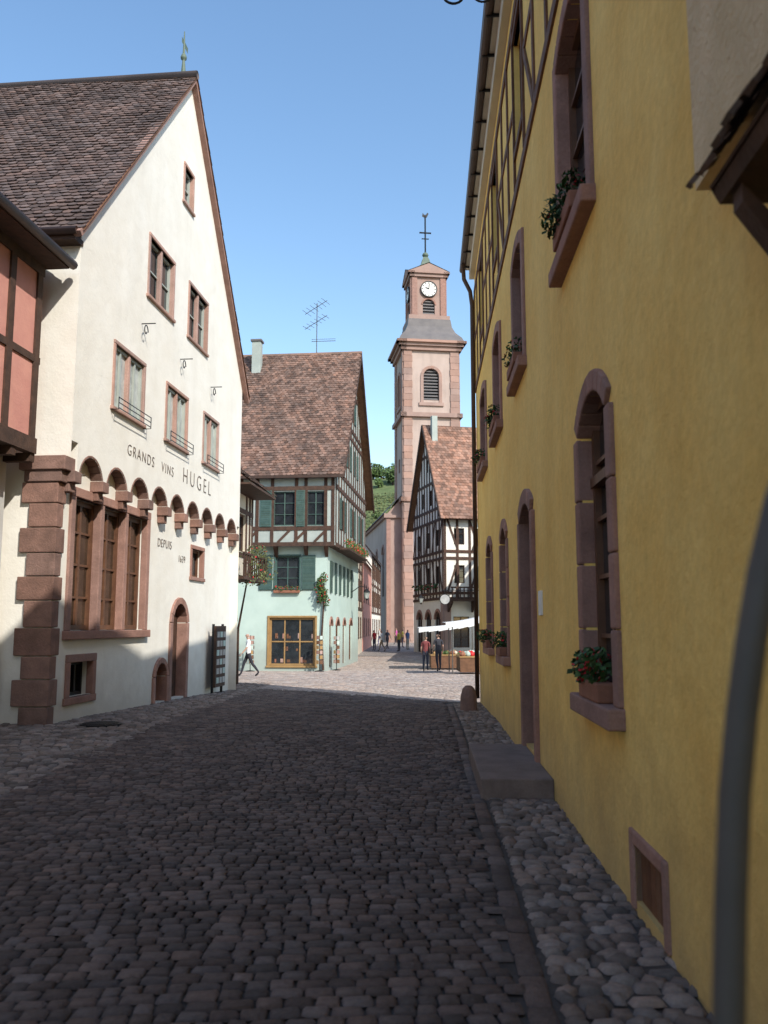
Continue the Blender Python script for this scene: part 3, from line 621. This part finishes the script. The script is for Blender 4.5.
# ================================================================ HALF TIMBERED HOUSE right far
b=B('half_timbered_house'); C=V3((4.3,62,0)); UU=V3((.97,.237,0)); WW=V3((-.237,.97,0))
fr=F(C[:2],UU[:2],(-WW)[:2]); lf=F(C[:2],WW[:2],(-UU)[:2])
fh=[(.8,1.6,4.6,5.9),(2.6,3.4,4.6,5.9),(4.4,5.2,4.6,5.9),(.8,1.6,7.4,8.6),(2.6,3.4,7.4,8.6),(.7,1.9,0,2.2),(3,4.4,0,2.2)]
fr.wall(b,'front_wall','white',0,9,-1,9.6,fh)
lh=[(1,2,4.6,5.9),(3.5,4.5,4.6,5.9),(6,7,4.6,5.9),(1,2,7.4,8.6),(3.5,4.5,7.4,8.6),(6,7,7.4,8.6),(2.6,3.4,10.6,11.8),(4.6,5.4,10.6,11.8),(3.7,4.3,13.3,14.3),(.8,2.2,-.5,2.6),(3.2,4.6,-.5,2.6),(5.6,7,-.5,2.6)]
tp=lambda u:9.6+max(0,4-abs(u-4))*1.85
lf.wall(b,'gable_wall','white',0,8,-1,tp,lh,breaks=(4,))
for ff,hh in ((fr,fh),(lf,lh)):
    for a,c,z,z1 in hh: ff.win(b,a,c,z,z1,-.12,2,3,'timber'); 
for a,c,z,z1 in lh[-3:]: lf.arch(b,a,c,z1-.6,.6,.2,.06,.25,wm='white')
lf.box(b,'ground_floor_stone','churchstone',-.05,.5,-1,3.2,-.2,.1); fr.box(b,'ground_floor_stone','churchstone',0,.5,-1,3.2,-.2,.1)
for ff,L in ((fr,9),(lf,8)):
    for z in (3.5,3.9,6.4,6.9,9.3): ff.box(b,'rails','timber',0,L,z-.1,z+.1,-.03,.06)
    u=.1
    while u<L: ff.box(b,'posts','timber',u-.09,u+.09,3.5,9.4,-.03,.055); u+=.8 if L==8 else .95
    for k in range(5):
        u=.3+k*1.7; ff.beam(b,'braces','timber',u,4.0,u+.8,6.3,.14,-.03,.05); ff.beam(b,'braces','timber',u+.8,7.0,u,9.2,.14,-.03,.052)
for z in (10.2,12.3,14.6): h=4-(z-9.6)/1.85; lf.box(b,'gable_rails','timber',4-h,4+h,z-.1,z+.1,-.03,.06)
for u in [x*.7+.5 for x in range(11)]: lf.box(b,'gable_posts','timber',u-.08,u+.08,9.4,tp(u)-.1,-.03,.055)
for k in range(6): foliage(b,'window_flowers',lf.P(1.5+k*1.0,4.45,.25),.4,.4,.2,40,.09,'leaf',14)
fr.box(b,'balcony_floor','timber',.2,4.2,3.3,3.42,.07,1.1); fr.box(b,'balcony_rail','timber',.2,4.2,4.2,4.3,1.0,1.1)
for k in range(14): fr.box(b,'balcony_balusters','timber',.25+k*.295,.33+k*.295,3.42,4.2,1.02,1.08)
for u in (.3,2.1,3.9): b.hexa('balcony_brackets','timber',[fr.P(u-.07,2.5,.07),fr.P(u+.07,2.5,.07),fr.P(u+.07,3.29,.07),fr.P(u-.07,3.29,.07),fr.P(u-.07,3.15,1.0),fr.P(u+.07,3.15,1.0),fr.P(u+.07,3.29,1.0),fr.P(u-.07,3.29,1.0)])
run=4.6; rise=4.6*1.85*.93
tiles(b,'roof_tiles','tile_or',C-UU*.4-WW*.6+V3((0,0,9.2)),UU,(WW*run+V3((0,0,rise))),9.5,math.hypot(run,rise),.26,.26)
tiles(b,'roof_tiles_back','tile_or',C-UU*.4+WW*8.6+V3((0,0,9.2)),UU,(-WW*run+V3((0,0,rise))),9.5,math.hypot(run,rise),.5,.5)
for sg in (-1,1): lf.beam(b,'verge_board','timber',4+sg*4.6,9.15,4,17.05,.22,.36,.44)
c=C+UU*.4+WW*3.4; b.hexa('chimney_bev','tealgrey',[c+UU*i+WW*j+V3((0,0,k)) for k in (14.5,17.7) for i,j in ((-.22,-.22),(.22,-.22),(.22,.22),(-.22,.22))])
b.finish()
b=B('row_house'); f=F((5.6,46),(.06,1),(-1,.06)); f.wall(b,'front_wall','cream',0,13,-1,6.8,[(1+i*2.4,2+i*2.4,z,z+1.4) for i in range(5) for z in (.6,4)])
for i in range(5):
    for z in (.6,4): f.win(b,1+i*2.4,2+i*2.4,z,z+1.4,-.15); f.shutter(b,.45+i*2.4,.97+i*2.4,z,z+1.4)
e=F((5.6,46),(1,-.06),(-.06,-1)); e.wall(b,'end_wall','cream',0,8,-1,lambda u:6.8+min(u,8-u)*1.1,breaks=(4,))
tiles(b,'roof_tiles','tile_red',f.P(-.3,6.6,.4),(.06,1,0),V3((1,-.06,1.1)),13.5,6.6,.3,.3)
b.poly('roof_back','tile_red',[f.P(-.3,11.3,-4.1),f.P(13.2,11.3,-4.1),f.P(13.2,6.6,-8.3),f.P(-.3,6.6,-8.3)]); b.finish()
def simple_house(name,O,U,L,D,h,rh,wm,tm,nf,n,tim=True,side=1):
    b=B(name); U=V3((*U,0)).normalized(); Nn=V3((U.y,-U.x,0))*side; f=F(O,U[:2],Nn[:2])
    hs=[(1+i*(L-1)/n,2+i*(L-1)/n,z*2.8+.7,z*2.8+2.1) for i in range(n) for z in range(nf)]
    f.wall(b,'front_wall',wm,0,L,-1,h,hs)
    for a,c,z,z1 in hs: f.win(b,a,c,z,z1,-.15,2,2); f.surround(b,a,c,z,z1,.1,.03,'stone' if not tim else 'timber',.02)
    if tim:
        for z in range(1,nf+1): f.box(b,'rails','timber',0,L,z*2.8-.1,z*2.8+.1,-.03,.05)
        u=.1
        while u<L:
            if not any(a-.1<u<c+.1 for a,c,_,_ in hs): f.box(b,'posts','timber',u-.07,u+.07,2.8,h,-.03,.045)
            u+=.7
    for u in (0,L):
        b.poly('end_wall',wm,[f.P(u,-1,0),f.P(u,-1,-D),f.P(u,h,-D),f.P(u,h+rh,-D/2),f.P(u,h,0)])
    S=(-Nn*D/2+V3((0,0,rh))); tiles(b,'roof_tiles',tm,f.P(-.3,h-.2,.4)-V3((0,0,.1)),U,S,L+.6,S.length*1.09,.35,.3)
    b.poly('roof_back',tm,[f.P(-.3,h+rh,-D/2),f.P(L+.3,h+rh,-D/2),f.P(L+.3,h,-D-.3),f.P(-.3,h,-D-.3)])
    b.poly('back_wall',wm,[f.P(0,-1,-D),f.P(L,-1,-D),f.P(L,h,-D),f.P(0,h,-D)]); b.finish()
simple_house('timbered_house',(-2.1,57),(.03,1),12,8,7.4,5,'cream','tile_red',3,4)
simple_house('pink_house',(-1.7,70),(.035,1),14,8,7.0,5,'pink','tile_br',2,4,False)
simple_house('timbered_house',(-1.2,85),(.05,1),16,8,8.5,5,'white','tile_red',3,5)
simple_house('stone_house',(-5,128),(1,0),14,8,8.5,5,'churchplaster','tile_br',3,5,False)
# ================================================================ CHURCH
b=B('church'); C=V3((2.35,100,0)); UU=V3((.991,.13,0)); WW=V3((-.13,.991,0)); Wd=6.7
fr=F(C[:2],UU[:2],(-WW)[:2]); lf=F(C[:2],WW[:2],(-UU)[:2]); rtf=F((C+UU*Wd)[:2],WW[:2],UU[:2]); bk=F((C+WW*Wd)[:2],UU[:2],WW[:2])
for ff in (fr,lf,rtf,bk):
    c=Wd/2
    hs=[(c-.95,c+.95,28.3,32.2)]
    ff.wall(b,'tower_wall','churchplaster',0,Wd,-1,35,hs,dep=.5)
    ff.arch(b,c-.95,c+.95,31.25,.95,.35,.12,.5,m='churchstone',wm='churchplaster',n=10)
    ff.box(b,'opening_trim','churchstone',c-1.3,c-.947,28.0,31.25,-.4,.12); ff.box(b,'opening_trim','churchstone',c+.947,c+1.3,28.0,31.25,-.4,.12); ff.box(b,'opening_trim','churchstone',c-1.5,c+1.5,27.6,28.0,-.4,.2)
    b.poly('opening_dark','glass',[ff.P(c-.95,28.3,-.48),ff.P(c+.95,28.3,-.48),ff.P(c+.95,32.2,-.48),ff.P(c-.95,32.2,-.48)])
    for k in range(10): ff.box(b,'louvres','slate',c-.95,c+.95,28.4+k*.38,28.56+k*.38,-.42,-.15)
    for u in (0,Wd-1.0):
        for k in range(45): z=-1+k*.79; ff.box(b,'pilaster_blocks_bev','churchstone',u-.001-(.05 if k%2 else 0),u+1.001+(.05 if k%2 else 0),z,min(z+.77,34.4),-.1,.16)
    for z,h,d in ((26.2,.5,.4),(34.4,.5,.35),(34.9,.35,.6),(35.25,.3,.9),(16,.5,.4)): ff.box(b,'cornices','churchstone',-d,Wd+d,z,z+h,-.3,d)
    ff.box(b,'small_window','stonedk',c-.35,c+.35,20,21.6,-.1,.08)
ctr=C+UU*Wd/2+WW*Wd/2; rot=math.pi/4+math.atan2(.13,.991)
b.lathe('skirt_roof','slate',(ctr.x,ctr.y,0),[(4.0,35.55),(3.75,36.1),(3.1,36.9),(2.75,37.7),(2.6,38.7)],square=True,rot=rot)
b.lathe('lantern_base','churchstone',(ctr.x,ctr.y,0),[(2.55,38.6),(2.55,39.2),(2.3,39.25),(2.3,39.3)],square=True,rot=rot)
lw=4.2
C2=ctr-UU*lw/2-WW*lw/2
fs=[F(C2[:2],UU[:2],(-WW)[:2]),F(C2[:2],WW[:2],(-UU)[:2]),F((C2+UU*lw)[:2],WW[:2],UU[:2]),F((C2+WW*lw)[:2],UU[:2],WW[:2])]
for ff in fs:
    c=lw/2
    ff.wall(b,'lantern_wall','churchstone',0,lw,39.2,44.6,[(c-.75,c+.75,39.5,41.4)],dep=.4); ff.arch(b,c-.75,c+.75,40.7,.7,.2,.08,.4,m='stone',wm='churchstone')
    b.poly('opening_dark','glass',[ff.P(c-.75,39.5,-.38),ff.P(c+.75,39.5,-.38),ff.P(c+.75,41.4,-.38),ff.P(c-.75,41.4,-.38)])
    for k in range(5): ff.box(b,'louvres','slate',c-.75,c+.75,39.55+k*.38,39.7+k*.38,-.34,-.12)
    for u in (0,lw-.65): ff.box(b,'lantern_pilasters','stone',u-.001,u+.651,39.2,44.2,-.1,.15)
    for z,h,d in ((44.2,.4,.3),(44.6,.25,.5)): ff.box(b,'lantern_cornice','churchstone',-d,lw+d,z,z+h,-.3,d)
    b.poly('gablet','churchstone',[ff.P(-.4,44.85,.45),ff.P(lw+.4,44.85,.45),ff.P(c,45.9,.45)])
    b.poly('gablet_roof','slate',[ff.P(-.5,44.86,.5),ff.P(c,46,.5),ff.P(c,46,-1.5)]); b.poly('gablet_roof','slate',[ff.P(lw+.5,44.86,.5),ff.P(c,46,.5),ff.P(c,46,-1.5)])
    n=28; v0=[ff.P(c+.95*math.cos(a),42.65+.95*math.sin(a),.2) for a in [2*math.pi*i/n for i in range(n)]]; b.poly('clock_face','whitepaint',v0)
    for i in range(n):
        a=2*math.pi*i/n; a2=2*math.pi*(i+1)/n
        q=[ff.P(c+r*math.cos(x),42.65+r*math.sin(x),d) for d in (.08,.24) for r,x in ((.93,a),(1.04,a),(1.04,a2),(.93,a2))]; b.hexa('clock_rim','iron',q)
    for i in range(12):
        a=i*math.pi/6; ff.beam(b,'clock_marks','iron',c+.7*math.cos(a),42.65+.7*math.sin(a),c+.86*math.cos(a),42.65+.86*math.sin(a),.09,.205,.225)
    ff.beam(b,'clock_hands','iron',c,42.65,c+.05,43.35,.08,.21,.24); ff.beam(b,'clock_hands','iron',c,42.65,c-.42,42.85,.1,.21,.245)
b.lathe('lantern_roof','copper',(ctr.x,ctr.y,0),[(2.4,44.86),(1.9,45.3),(1.15,45.9),(.62,46.6),(.4,47.4),(.28,47.7)],square=True,rot=rot)
b.lathe('orb_smooth','copper',(ctr.x,ctr.y,48.0),[(.1,-.3),(.3,-.2),(.42,0),(.3,.25),(.08,.4),(.06,1.0)],12)
b.tube('cross_mast','iron',[(ctr.x,ctr.y,47.6),(ctr.x,ctr.y,53.2)],.1,6)
b.tube('cross_arm','iron',[ctr-UU*.75+V3((0,0,51.0)),ctr+UU*.75+V3((0,0,51.0))],.1,6); b.tube('cross_arm','iron',[ctr-UU*.45+V3((0,0,50.2)),ctr+UU*.45+V3((0,0,50.2))],.07,6)
b.poly('weathercock','iron',[ctr+UU*x+V3((0,0,z+.7)) for x,z in ((-.4,52.5),(-.15,52.35),(.2,52.35),(.45,52.9),(.3,53.05),(.1,52.75),(-.15,52.75),(-.3,53.0))])
nf=F((C-UU*1.9+WW*1.5)[:2],WW[:2],(-UU)[:2]); nfr=F((C-UU*1.9+WW*1.5)[:2],UU[:2],(-WW)[:2])
nf.wall(b,'nave_wall','churchplaster',0,26,-1,14.6,[(2+i*6,3.8+i*6,5,11) for i in range(4)],dep=.4)
for i in range(4): nf.arch(b,2+i*6,3.8+i*6,10.1,.9,.3,.1,.4,m='churchstone',wm='churchplaster'); nf.win(b,2+i*6,3.8+i*6,5,11,-.3,3,6,'iron')
nfr.wall(b,'nave_front','churchstone',0,12,-1,lambda u:14.6+min(u,12-u)*1.1,breaks=(6,)); nfr.box(b,'nave_cornice','churchstone',-.3,1.9,14.2,14.7,-.2,.3); nf.box(b,'nave_cornice','churchstone',.3,26,14.2,14.7,-.2,.3)
nfr.box(b,'nave_pilaster','stone',0,.5,-1,14.2,-.1,.12)
b.poly('nave_roof','tile_br',[nf.P(-.3,14.5,.5),nf.P(26,14.5,.5),nf.P(26,21.4,-6),nf.P(-.3,21.4,-6)]); b.poly('nave_roof','tile_br',[nf.P(-.3,14.5,-12.5),nf.P(26,14.5,-12.5),nf.P(26,21.4,-6),nf.P(-.3,21.4,-6)])
b.finish()
# ================================================================ HILL
M['vineyard']=mat('vineyard',(.15,.19,.08),(.09,.125,.05),.12,.95,.6,.8,stain=.3,fine=.6)
hf=lambda x,y: -3+ (43.5+3*math.sin(x*.03)+5*math.sin(x*.011+1))*(1/(1+math.exp(-(y-195)/14)))
sheet('hill',[140+i*5 for i in range(40)],hf,-350,350,M['vineyard'],60)
b=B('distant_trees')
for k in range(120):
    x=random.uniform(-30,30) if k<90 else random.uniform(-120,120); y=random.uniform(212,236); r=random.uniform(.9,2.1)
    z=hf(x,y)
    for j in range(3): foliage(b,'crown',(x+random.uniform(-r,r)*.6,y+random.uniform(-1,1),z+r*random.uniform(.9,1.5)),r*.8,r*.8,r*.7,60,.4,'treeleaf')
    b.tube('trunk','timber',[(x,y,z-.5),(x,y,z+r)],[.25,.12],5)
for k in range(70):
    x=random.uniform(-14,8); y=random.uniform(165,210); r=random.uniform(.5,1.3); z=hf(x,y)
    for j in range(2): foliage(b,'crown',(x+random.uniform(-r,r)*.6,y,z+r*.6),r*.8,r*.8,r*.6,36,.3,'treeleaf')
b.finish()
b=B('vineyard_rows')
for k in range(40):
    y=168+k*1.1
    for i in range(22):
        x=-13+i*.95+random.uniform(-.2,.2); foliage(b,'vines',(x,y,hf(x,y)+.5),.55,.2,.5,7,.28,'vine')
b.finish()
# ================================================================ MARKET STALLS
def stall(nm,x,y,w,d,h,table=True):
    b=B(nm); z=gz(y)
    for i in (0,1):
        for j in (0,1): b.tube('posts','greymetal',[(x+i*w,y+j*d,z),(x+i*w,y+j*d,z+h-(0 if i else .35))],.025,6)
    n=6
    for i in range(n):
        a=i/n; c=(i+1)/n; zz=lambda q:z+h-.35+.35*q-.12*math.sin(q*math.pi)*.5
        b.poly('canopy','white_cloth',[(x-.3+(w+.4)*a,y-.3,zz(a)),(x-.3+(w+.4)*c,y-.3,zz(c)),(x-.3+(w+.4)*c,y+d+.3,zz(c)+.02),(x-.3+(w+.4)*a,y+d+.3,zz(a)+.02)])
        b.poly('valance','white_cloth',[(x-.3+(w+.4)*a,y-.3,zz(a)),(x-.3+(w+.4)*c,y-.3,zz(c)),(x-.3+(w+.4)*c,y-.32,zz(c)-.2),(x-.3+(w+.4)*a,y-.32,zz(a)-.24)])
    b.hexa('table','shopwood',[(x+.3+i*(w-.3),y+j*d,z+k) for k in (.7,.76) for i,j in ((0,0),(1,0),(1,1),(0,1))])
    b.hexa('table_cloth','timberbr',[(x+.33+i*(w-.36),y+.03+j*(d-.06),z+k) for k in (.08,.698) for i,j in ((0,0),(1,0),(1,1),(0,1))])
    mm=['red','shopwood','leaf','cream','whitepaint','terracotta','teal']
    for i in range(40):
        px=x+.4+random.random()*(w-.5); py=y+.1+random.random()*(d-.2); s_=random.uniform(.06,.14)
        b.lathe('goods',random.choice(mm),(px,py,z+.76),[(s_*.7,0),(s_,s_*.5),(s_*.8,s_*1.2),(s_*.2,s_*1.6)],7)
    b.finish()
stall('market_stall',2.05,44,2.6,1.8,2.45); stall('market_stall',2.95,37.5,1.6,2.0,2.55)
b=B('hanging_sign'); x,y,z=3.35,47.5,3.0
n=20; 
for d,mm in ((0,'signface'),(.03,'iron')):
    b.poly('disc',mm,[(x+.26*math.cos(2*math.pi*i/n)*(1.15 if d else 1),y+d,z+.26*math.sin(2*math.pi*i/n)*(1.15 if d else 1)) for i in range(n)])
b.tube('arm','iron',[(x-.2,y+.05,z+.5),(5.7,y+.05,z+.5)],.025,6); b.tube('hanger','iron',[(x,y+.02,z+.5),(x,y+.02,z+.25)],.015,5); b.finish()
def lamp(x,y,sx):
    b=B('street_lamp'); z=gz(y)+3.9
    b.tube('arm','iron',[(x+sx*.9,y,z+.2),(x+sx*.4,y,z+.55),(x,y,z+.5),(x,y,z+.4)],.025,6)
    b.lathe('lantern','glass_b',(x,y,z),[(.1,-.15),(.18,.2)],6); b.lathe('cap','iron',(x,y,z),[(.22,.2),(.12,.33),(.03,.42)],6); b.lathe('foot','iron',(x,y,z),[(.03,-.25),(.11,-.15)],6); b.finish()
lamp(2.7,63,1); lamp(-1.0,50,-1)
# ================================================================ PEOPLE
def skinmesh(nm,vs,es,rs,roots=(0,),sub=1):
    me=bpy.data.meshes.new(nm); me.from_pydata(vs,es,[]); o=bpy.data.objects.new(nm,me); COL.objects.link(o)
    o.modifiers.new('s','SKIN'); 
    for i,r in enumerate(rs): me.skin_vertices[0].data[i].radius=r if isinstance(r,tuple) else (r,r)
    for i in range(len(vs)): me.skin_vertices[0].data[i].use_root=i in roots
    o.modifiers.new('u','SUBSURF').levels=sub; o.modifiers['u'].render_levels=sub
    dg=bpy.context.evaluated_depsgraph_get(); dg.update(); m2=bpy.data.meshes.new_from_object(o.evaluated_get(dg)); bpy.data.objects.remove(o)
    for p in m2.polygons: p.use_smooth=True
    return m2
def person(nm,loc,ang,stride,shirt,trous,hair,h=1.75,bag=None,short=False,skirt=False):
    b=B(nm); s=h/1.80
    vs=[];es=[];rs=[]
    def a(p,r,par=None):
        vs.append(tuple(p)); rs.append(r)
        if par is not None: es.append((par,len(vs)-1))
        return len(vs)-1
    pe=a((0,0,.98),(.155,.11)); wa=a((0,.0,1.14),(.135,.10),pe); ch=a((0,.01,1.33),(.165,.115),wa); uc=a((0,0,1.46),(.12,.08),ch); ne=a((0,.005,1.54),(.055,.055),uc)
    hb=a((0,.03,1.61),(.065,.075),ne); hm=a((0,.03,1.69),(.078,.098),hb); ht=a((0,.015,1.765),(.055,.07),hm)
    a((0,.135,1.675),(.012,.012),hm)
    hands=[]
    for sx,st in ((1,stride),(-1,-stride)):
        hp=a((sx*.09,0,.93),(.098,.1),pe)
        kn=V3((sx*.095,math.sin(st)*.43,.93-math.cos(st)*.43)); k=a(kn,(.066,.068),hp)
        bend=st-(.12 if st>0 else .28 if stride else 0.02)*(1 if stride else 0)
        an=kn+V3((0,math.sin(bend)*.42,-math.cos(bend)*.42)); cal=kn*.65+an*.35+V3((0,-.012,0)); c_=a(cal,(.058,.06),k); n_=a(an,(.042,.045),c_)
        tilt=-.9 if (st<0 and stride) else 0.1*(1 if stride else 0)
        a(an+V3((0,.07,-.045+tilt*.05)),(.043,.036),n_); a(an+V3((0,.15,-.055+tilt*.10)),(.036,.026),len(vs)-1)
        sh=a((sx*.185,0,1.44),(.062,.06),uc)
        aa=-st*.9; el=V3((sx*.235,math.sin(aa)*.29,1.44-math.cos(aa)*.28)); e_=a(el,(.043,.043),sh)
        a2=aa+.35; wv_=el+V3((sx*.01,math.sin(a2)*.25,-math.cos(a2)*.25)); w_=a(wv_,(.027,.03),e_)
        dr=(wv_-el).normalized(); pm=wv_+dr*.06; a(pm,(.018,.038),w_); hands.append((pm,dr,sx))
    body=skinmesh('body',vs,es,rs)
    zmin=min(v.co.z for v in body.vertices)
    for n_,c in (('trouser',trous),('shirt',shirt),('hair',hair)): plain('%s_%.2f_%.2f_%.2f'%((n_,)+c),c)
    names=['skin','trouser_%.2f_%.2f_%.2f'%trous,'shirt_%.2f_%.2f_%.2f'%shirt,'hair_%.2f_%.2f_%.2f'%hair,'iron']
    for q in names: body.materials.append(M[q])
    for p in body.polygons:
        c=p.center; arm=abs(c.x)>.19 and c.z<1.42
        if arm: k=2 if c.z>1.24 else 0
        elif c.z<zmin+.09: k=4
        elif c.z<.99: k=1 if not(short and c.z<.5) else 0
        elif c.z<1.52: k=2
        elif c.z>1.735 or (c.y<.0 and c.z>1.60) or (abs(c.x)>.06 and c.y<.03 and c.z>1.66): k=3
        else: k=0
        p.material_index=k
    o=bpy.data.objects.new('body',body); COL.objects.link(o); obs=[o]
    fv=[];fe=[];fr_=[];roots=[]
    for pm,dr,sx in hands:
        for i in range(5):
            base=pm+V3((0,(-.028+.018*i) if i<4 else .035,0))+dr*(.03 if i<4 else -.02); L=(.032,.038,.041,.036,.026)[i]; i0=len(fv); roots.append(i0)
            d2=(dr+V3((-sx*.25,0.0 if i<4 else .9,0))).normalized(); d3=(dr+V3((-sx*.8,.1,0))).normalized()
            fv+= [tuple(base),tuple(base+d2*L),tuple(base+d2*L+d3*L*.8)]; fe+=[(i0,i0+1),(i0+1,i0+2)]; fr_+=[.0095,.0085,.0075]
    fm=skinmesh('fingers',fv,fe,fr_,roots); fm.materials.append(M['skin']); o2=bpy.data.objects.new('fingers',fm); COL.objects.link(o2); obs.append(o2)
    bf=B.__new__(B); bf.parts={}; bf.root=b.root
    for sx in (-1,1):
        bf.lathe('eyes','iron',(sx*.032,.122,1.70),[(.002,-.008),(.009,0),(.002,.008)],6); bf.lathe('ears','skin',(sx*.083,.02,1.685),[(.006,-.03),(.014,0),(.006,.03)],6)
    bf.hexa('mouth','red',[(i*.02,.118+j*.008,1.64+k) for k in (0,.008) for i,j in ((-1,0),(1,0),(1,1),(-1,1))])
    if bag: 
        plain('bag',(.05,.04,.035)); bf.hexa('bag_bev','bag',[(.27+i*.1,-.12+j*.25,.85+k*.28) for k in (0,1) for i,j in ((0,0),(1,0),(1,1),(0,1))]); bf.tube('bag_strap','bag',[(.3,0,1.1),(.22,.0,1.46),(.3,.03,1.1)],.012,5)
    n0=set(bpy.data.objects); bf.finish(); obs+=[x for x in bpy.data.objects if x not in n0]
    for q in obs: q.parent=b.root
    b.root.location=(loc[0],loc[1],gz(loc[1])-zmin*s+.002); b.root.rotation_euler=(0,0,ang); b.root.scale=(s,s,s)
R90=math.pi/2
person('walking_man',(-5.5,35.3),R90+.25,.40,(.74,.74,.72),(.035,.035,.045),(.45,.43,.40),1.78)
person('standing_man',(2.56,41),.3,0.08,(.04,.04,.05),(.03,.03,.04),(.06,.04,.03),1.74)
person('standing_woman',(1.98,41.4),-.2,0.05,(.22,.06,.06),(.05,.05,.07),(.10,.06,.03),1.62,True)
cols=[((.55,.05,.06),(.08,.08,.12)),((.08,.08,.1),(.05,.05,.06)),((.7,.6,.1),(.1,.1,.15)),((.7,.7,.7),(.25,.2,.15)),((.1,.15,.3),(.3,.28,.25)),((.5,.1,.3),(.06,.06,.08)),((.6,.5,.1),(.05,.05,.06)),((.7,.7,.7),(.1,.1,.2))]
for i,(x,y) in enumerate(((-.8,72),(.3,76),(1.7,80),(-.2,70),(2.0,74),(1.3,90),(1.2,70),(-.4,86))):
    person('pedestrian',(x,y),random.uniform(0,6),.3*(i%2),cols[i][0],cols[i][1],(.08,.05,.03),1.7)
# ================================================================ LIGHT / CAMERA
el=math.radians(39.5); sd=V3((.577,-.817,0)).normalized()*math.cos(el)+V3((0,0,math.sin(el)))
L=bpy.data.lights.new('sun','SUN'); L.energy=5.0; L.angle=math.radians(.5); L.color=(1,.95,.87)
lo=bpy.data.objects.new('sun',L); COL.objects.link(lo); lo.rotation_euler=(-sd).to_track_quat('-Z','Y').to_euler()
w=bpy.data.worlds.new('World'); SC.world=w; w.use_nodes=True; t=w.node_tree
sky=t.nodes.new('ShaderNodeTexSky'); sky.sky_type='NISHITA'; sky.sun_disc=False; sky.sun_elevation=el; sky.sun_rotation=math.atan2(sd.x,sd.y)
sky.air_density=1.3; sky.dust_density=.8; sky.ozone_density=1.6
hs=t.nodes.new('ShaderNodeHueSaturation'); hs.inputs['Saturation'].default_value=1.12; hs.inputs['Value'].default_value=1.6
bg=t.nodes['Background']; t.links.new(sky.outputs[0],hs.inputs['Color']); t.links.new(hs.outputs[0],bg.inputs[0]); bg.inputs[1].default_value=.15
cam=bpy.data.cameras.new('camera'); co=bpy.data.objects.new('camera',cam); COL.objects.link(co); SC.camera=co
cam.sensor_fit='VERTICAL'; cam.sensor_height=36; cam.lens=36*860/1024; cam.clip_start=.05; cam.clip_end=5000
co.location=(0,0,1.6); co.rotation_euler=(math.pi/2+math.atan(113/860),0,0)
cam.dof.use_dof=True; cam.dof.focus_distance=18; cam.dof.aperture_fstop=2.8
SC.view_settings.view_transform='Standard'; SC.view_settings.look='None'; SC.view_settings.exposure=0
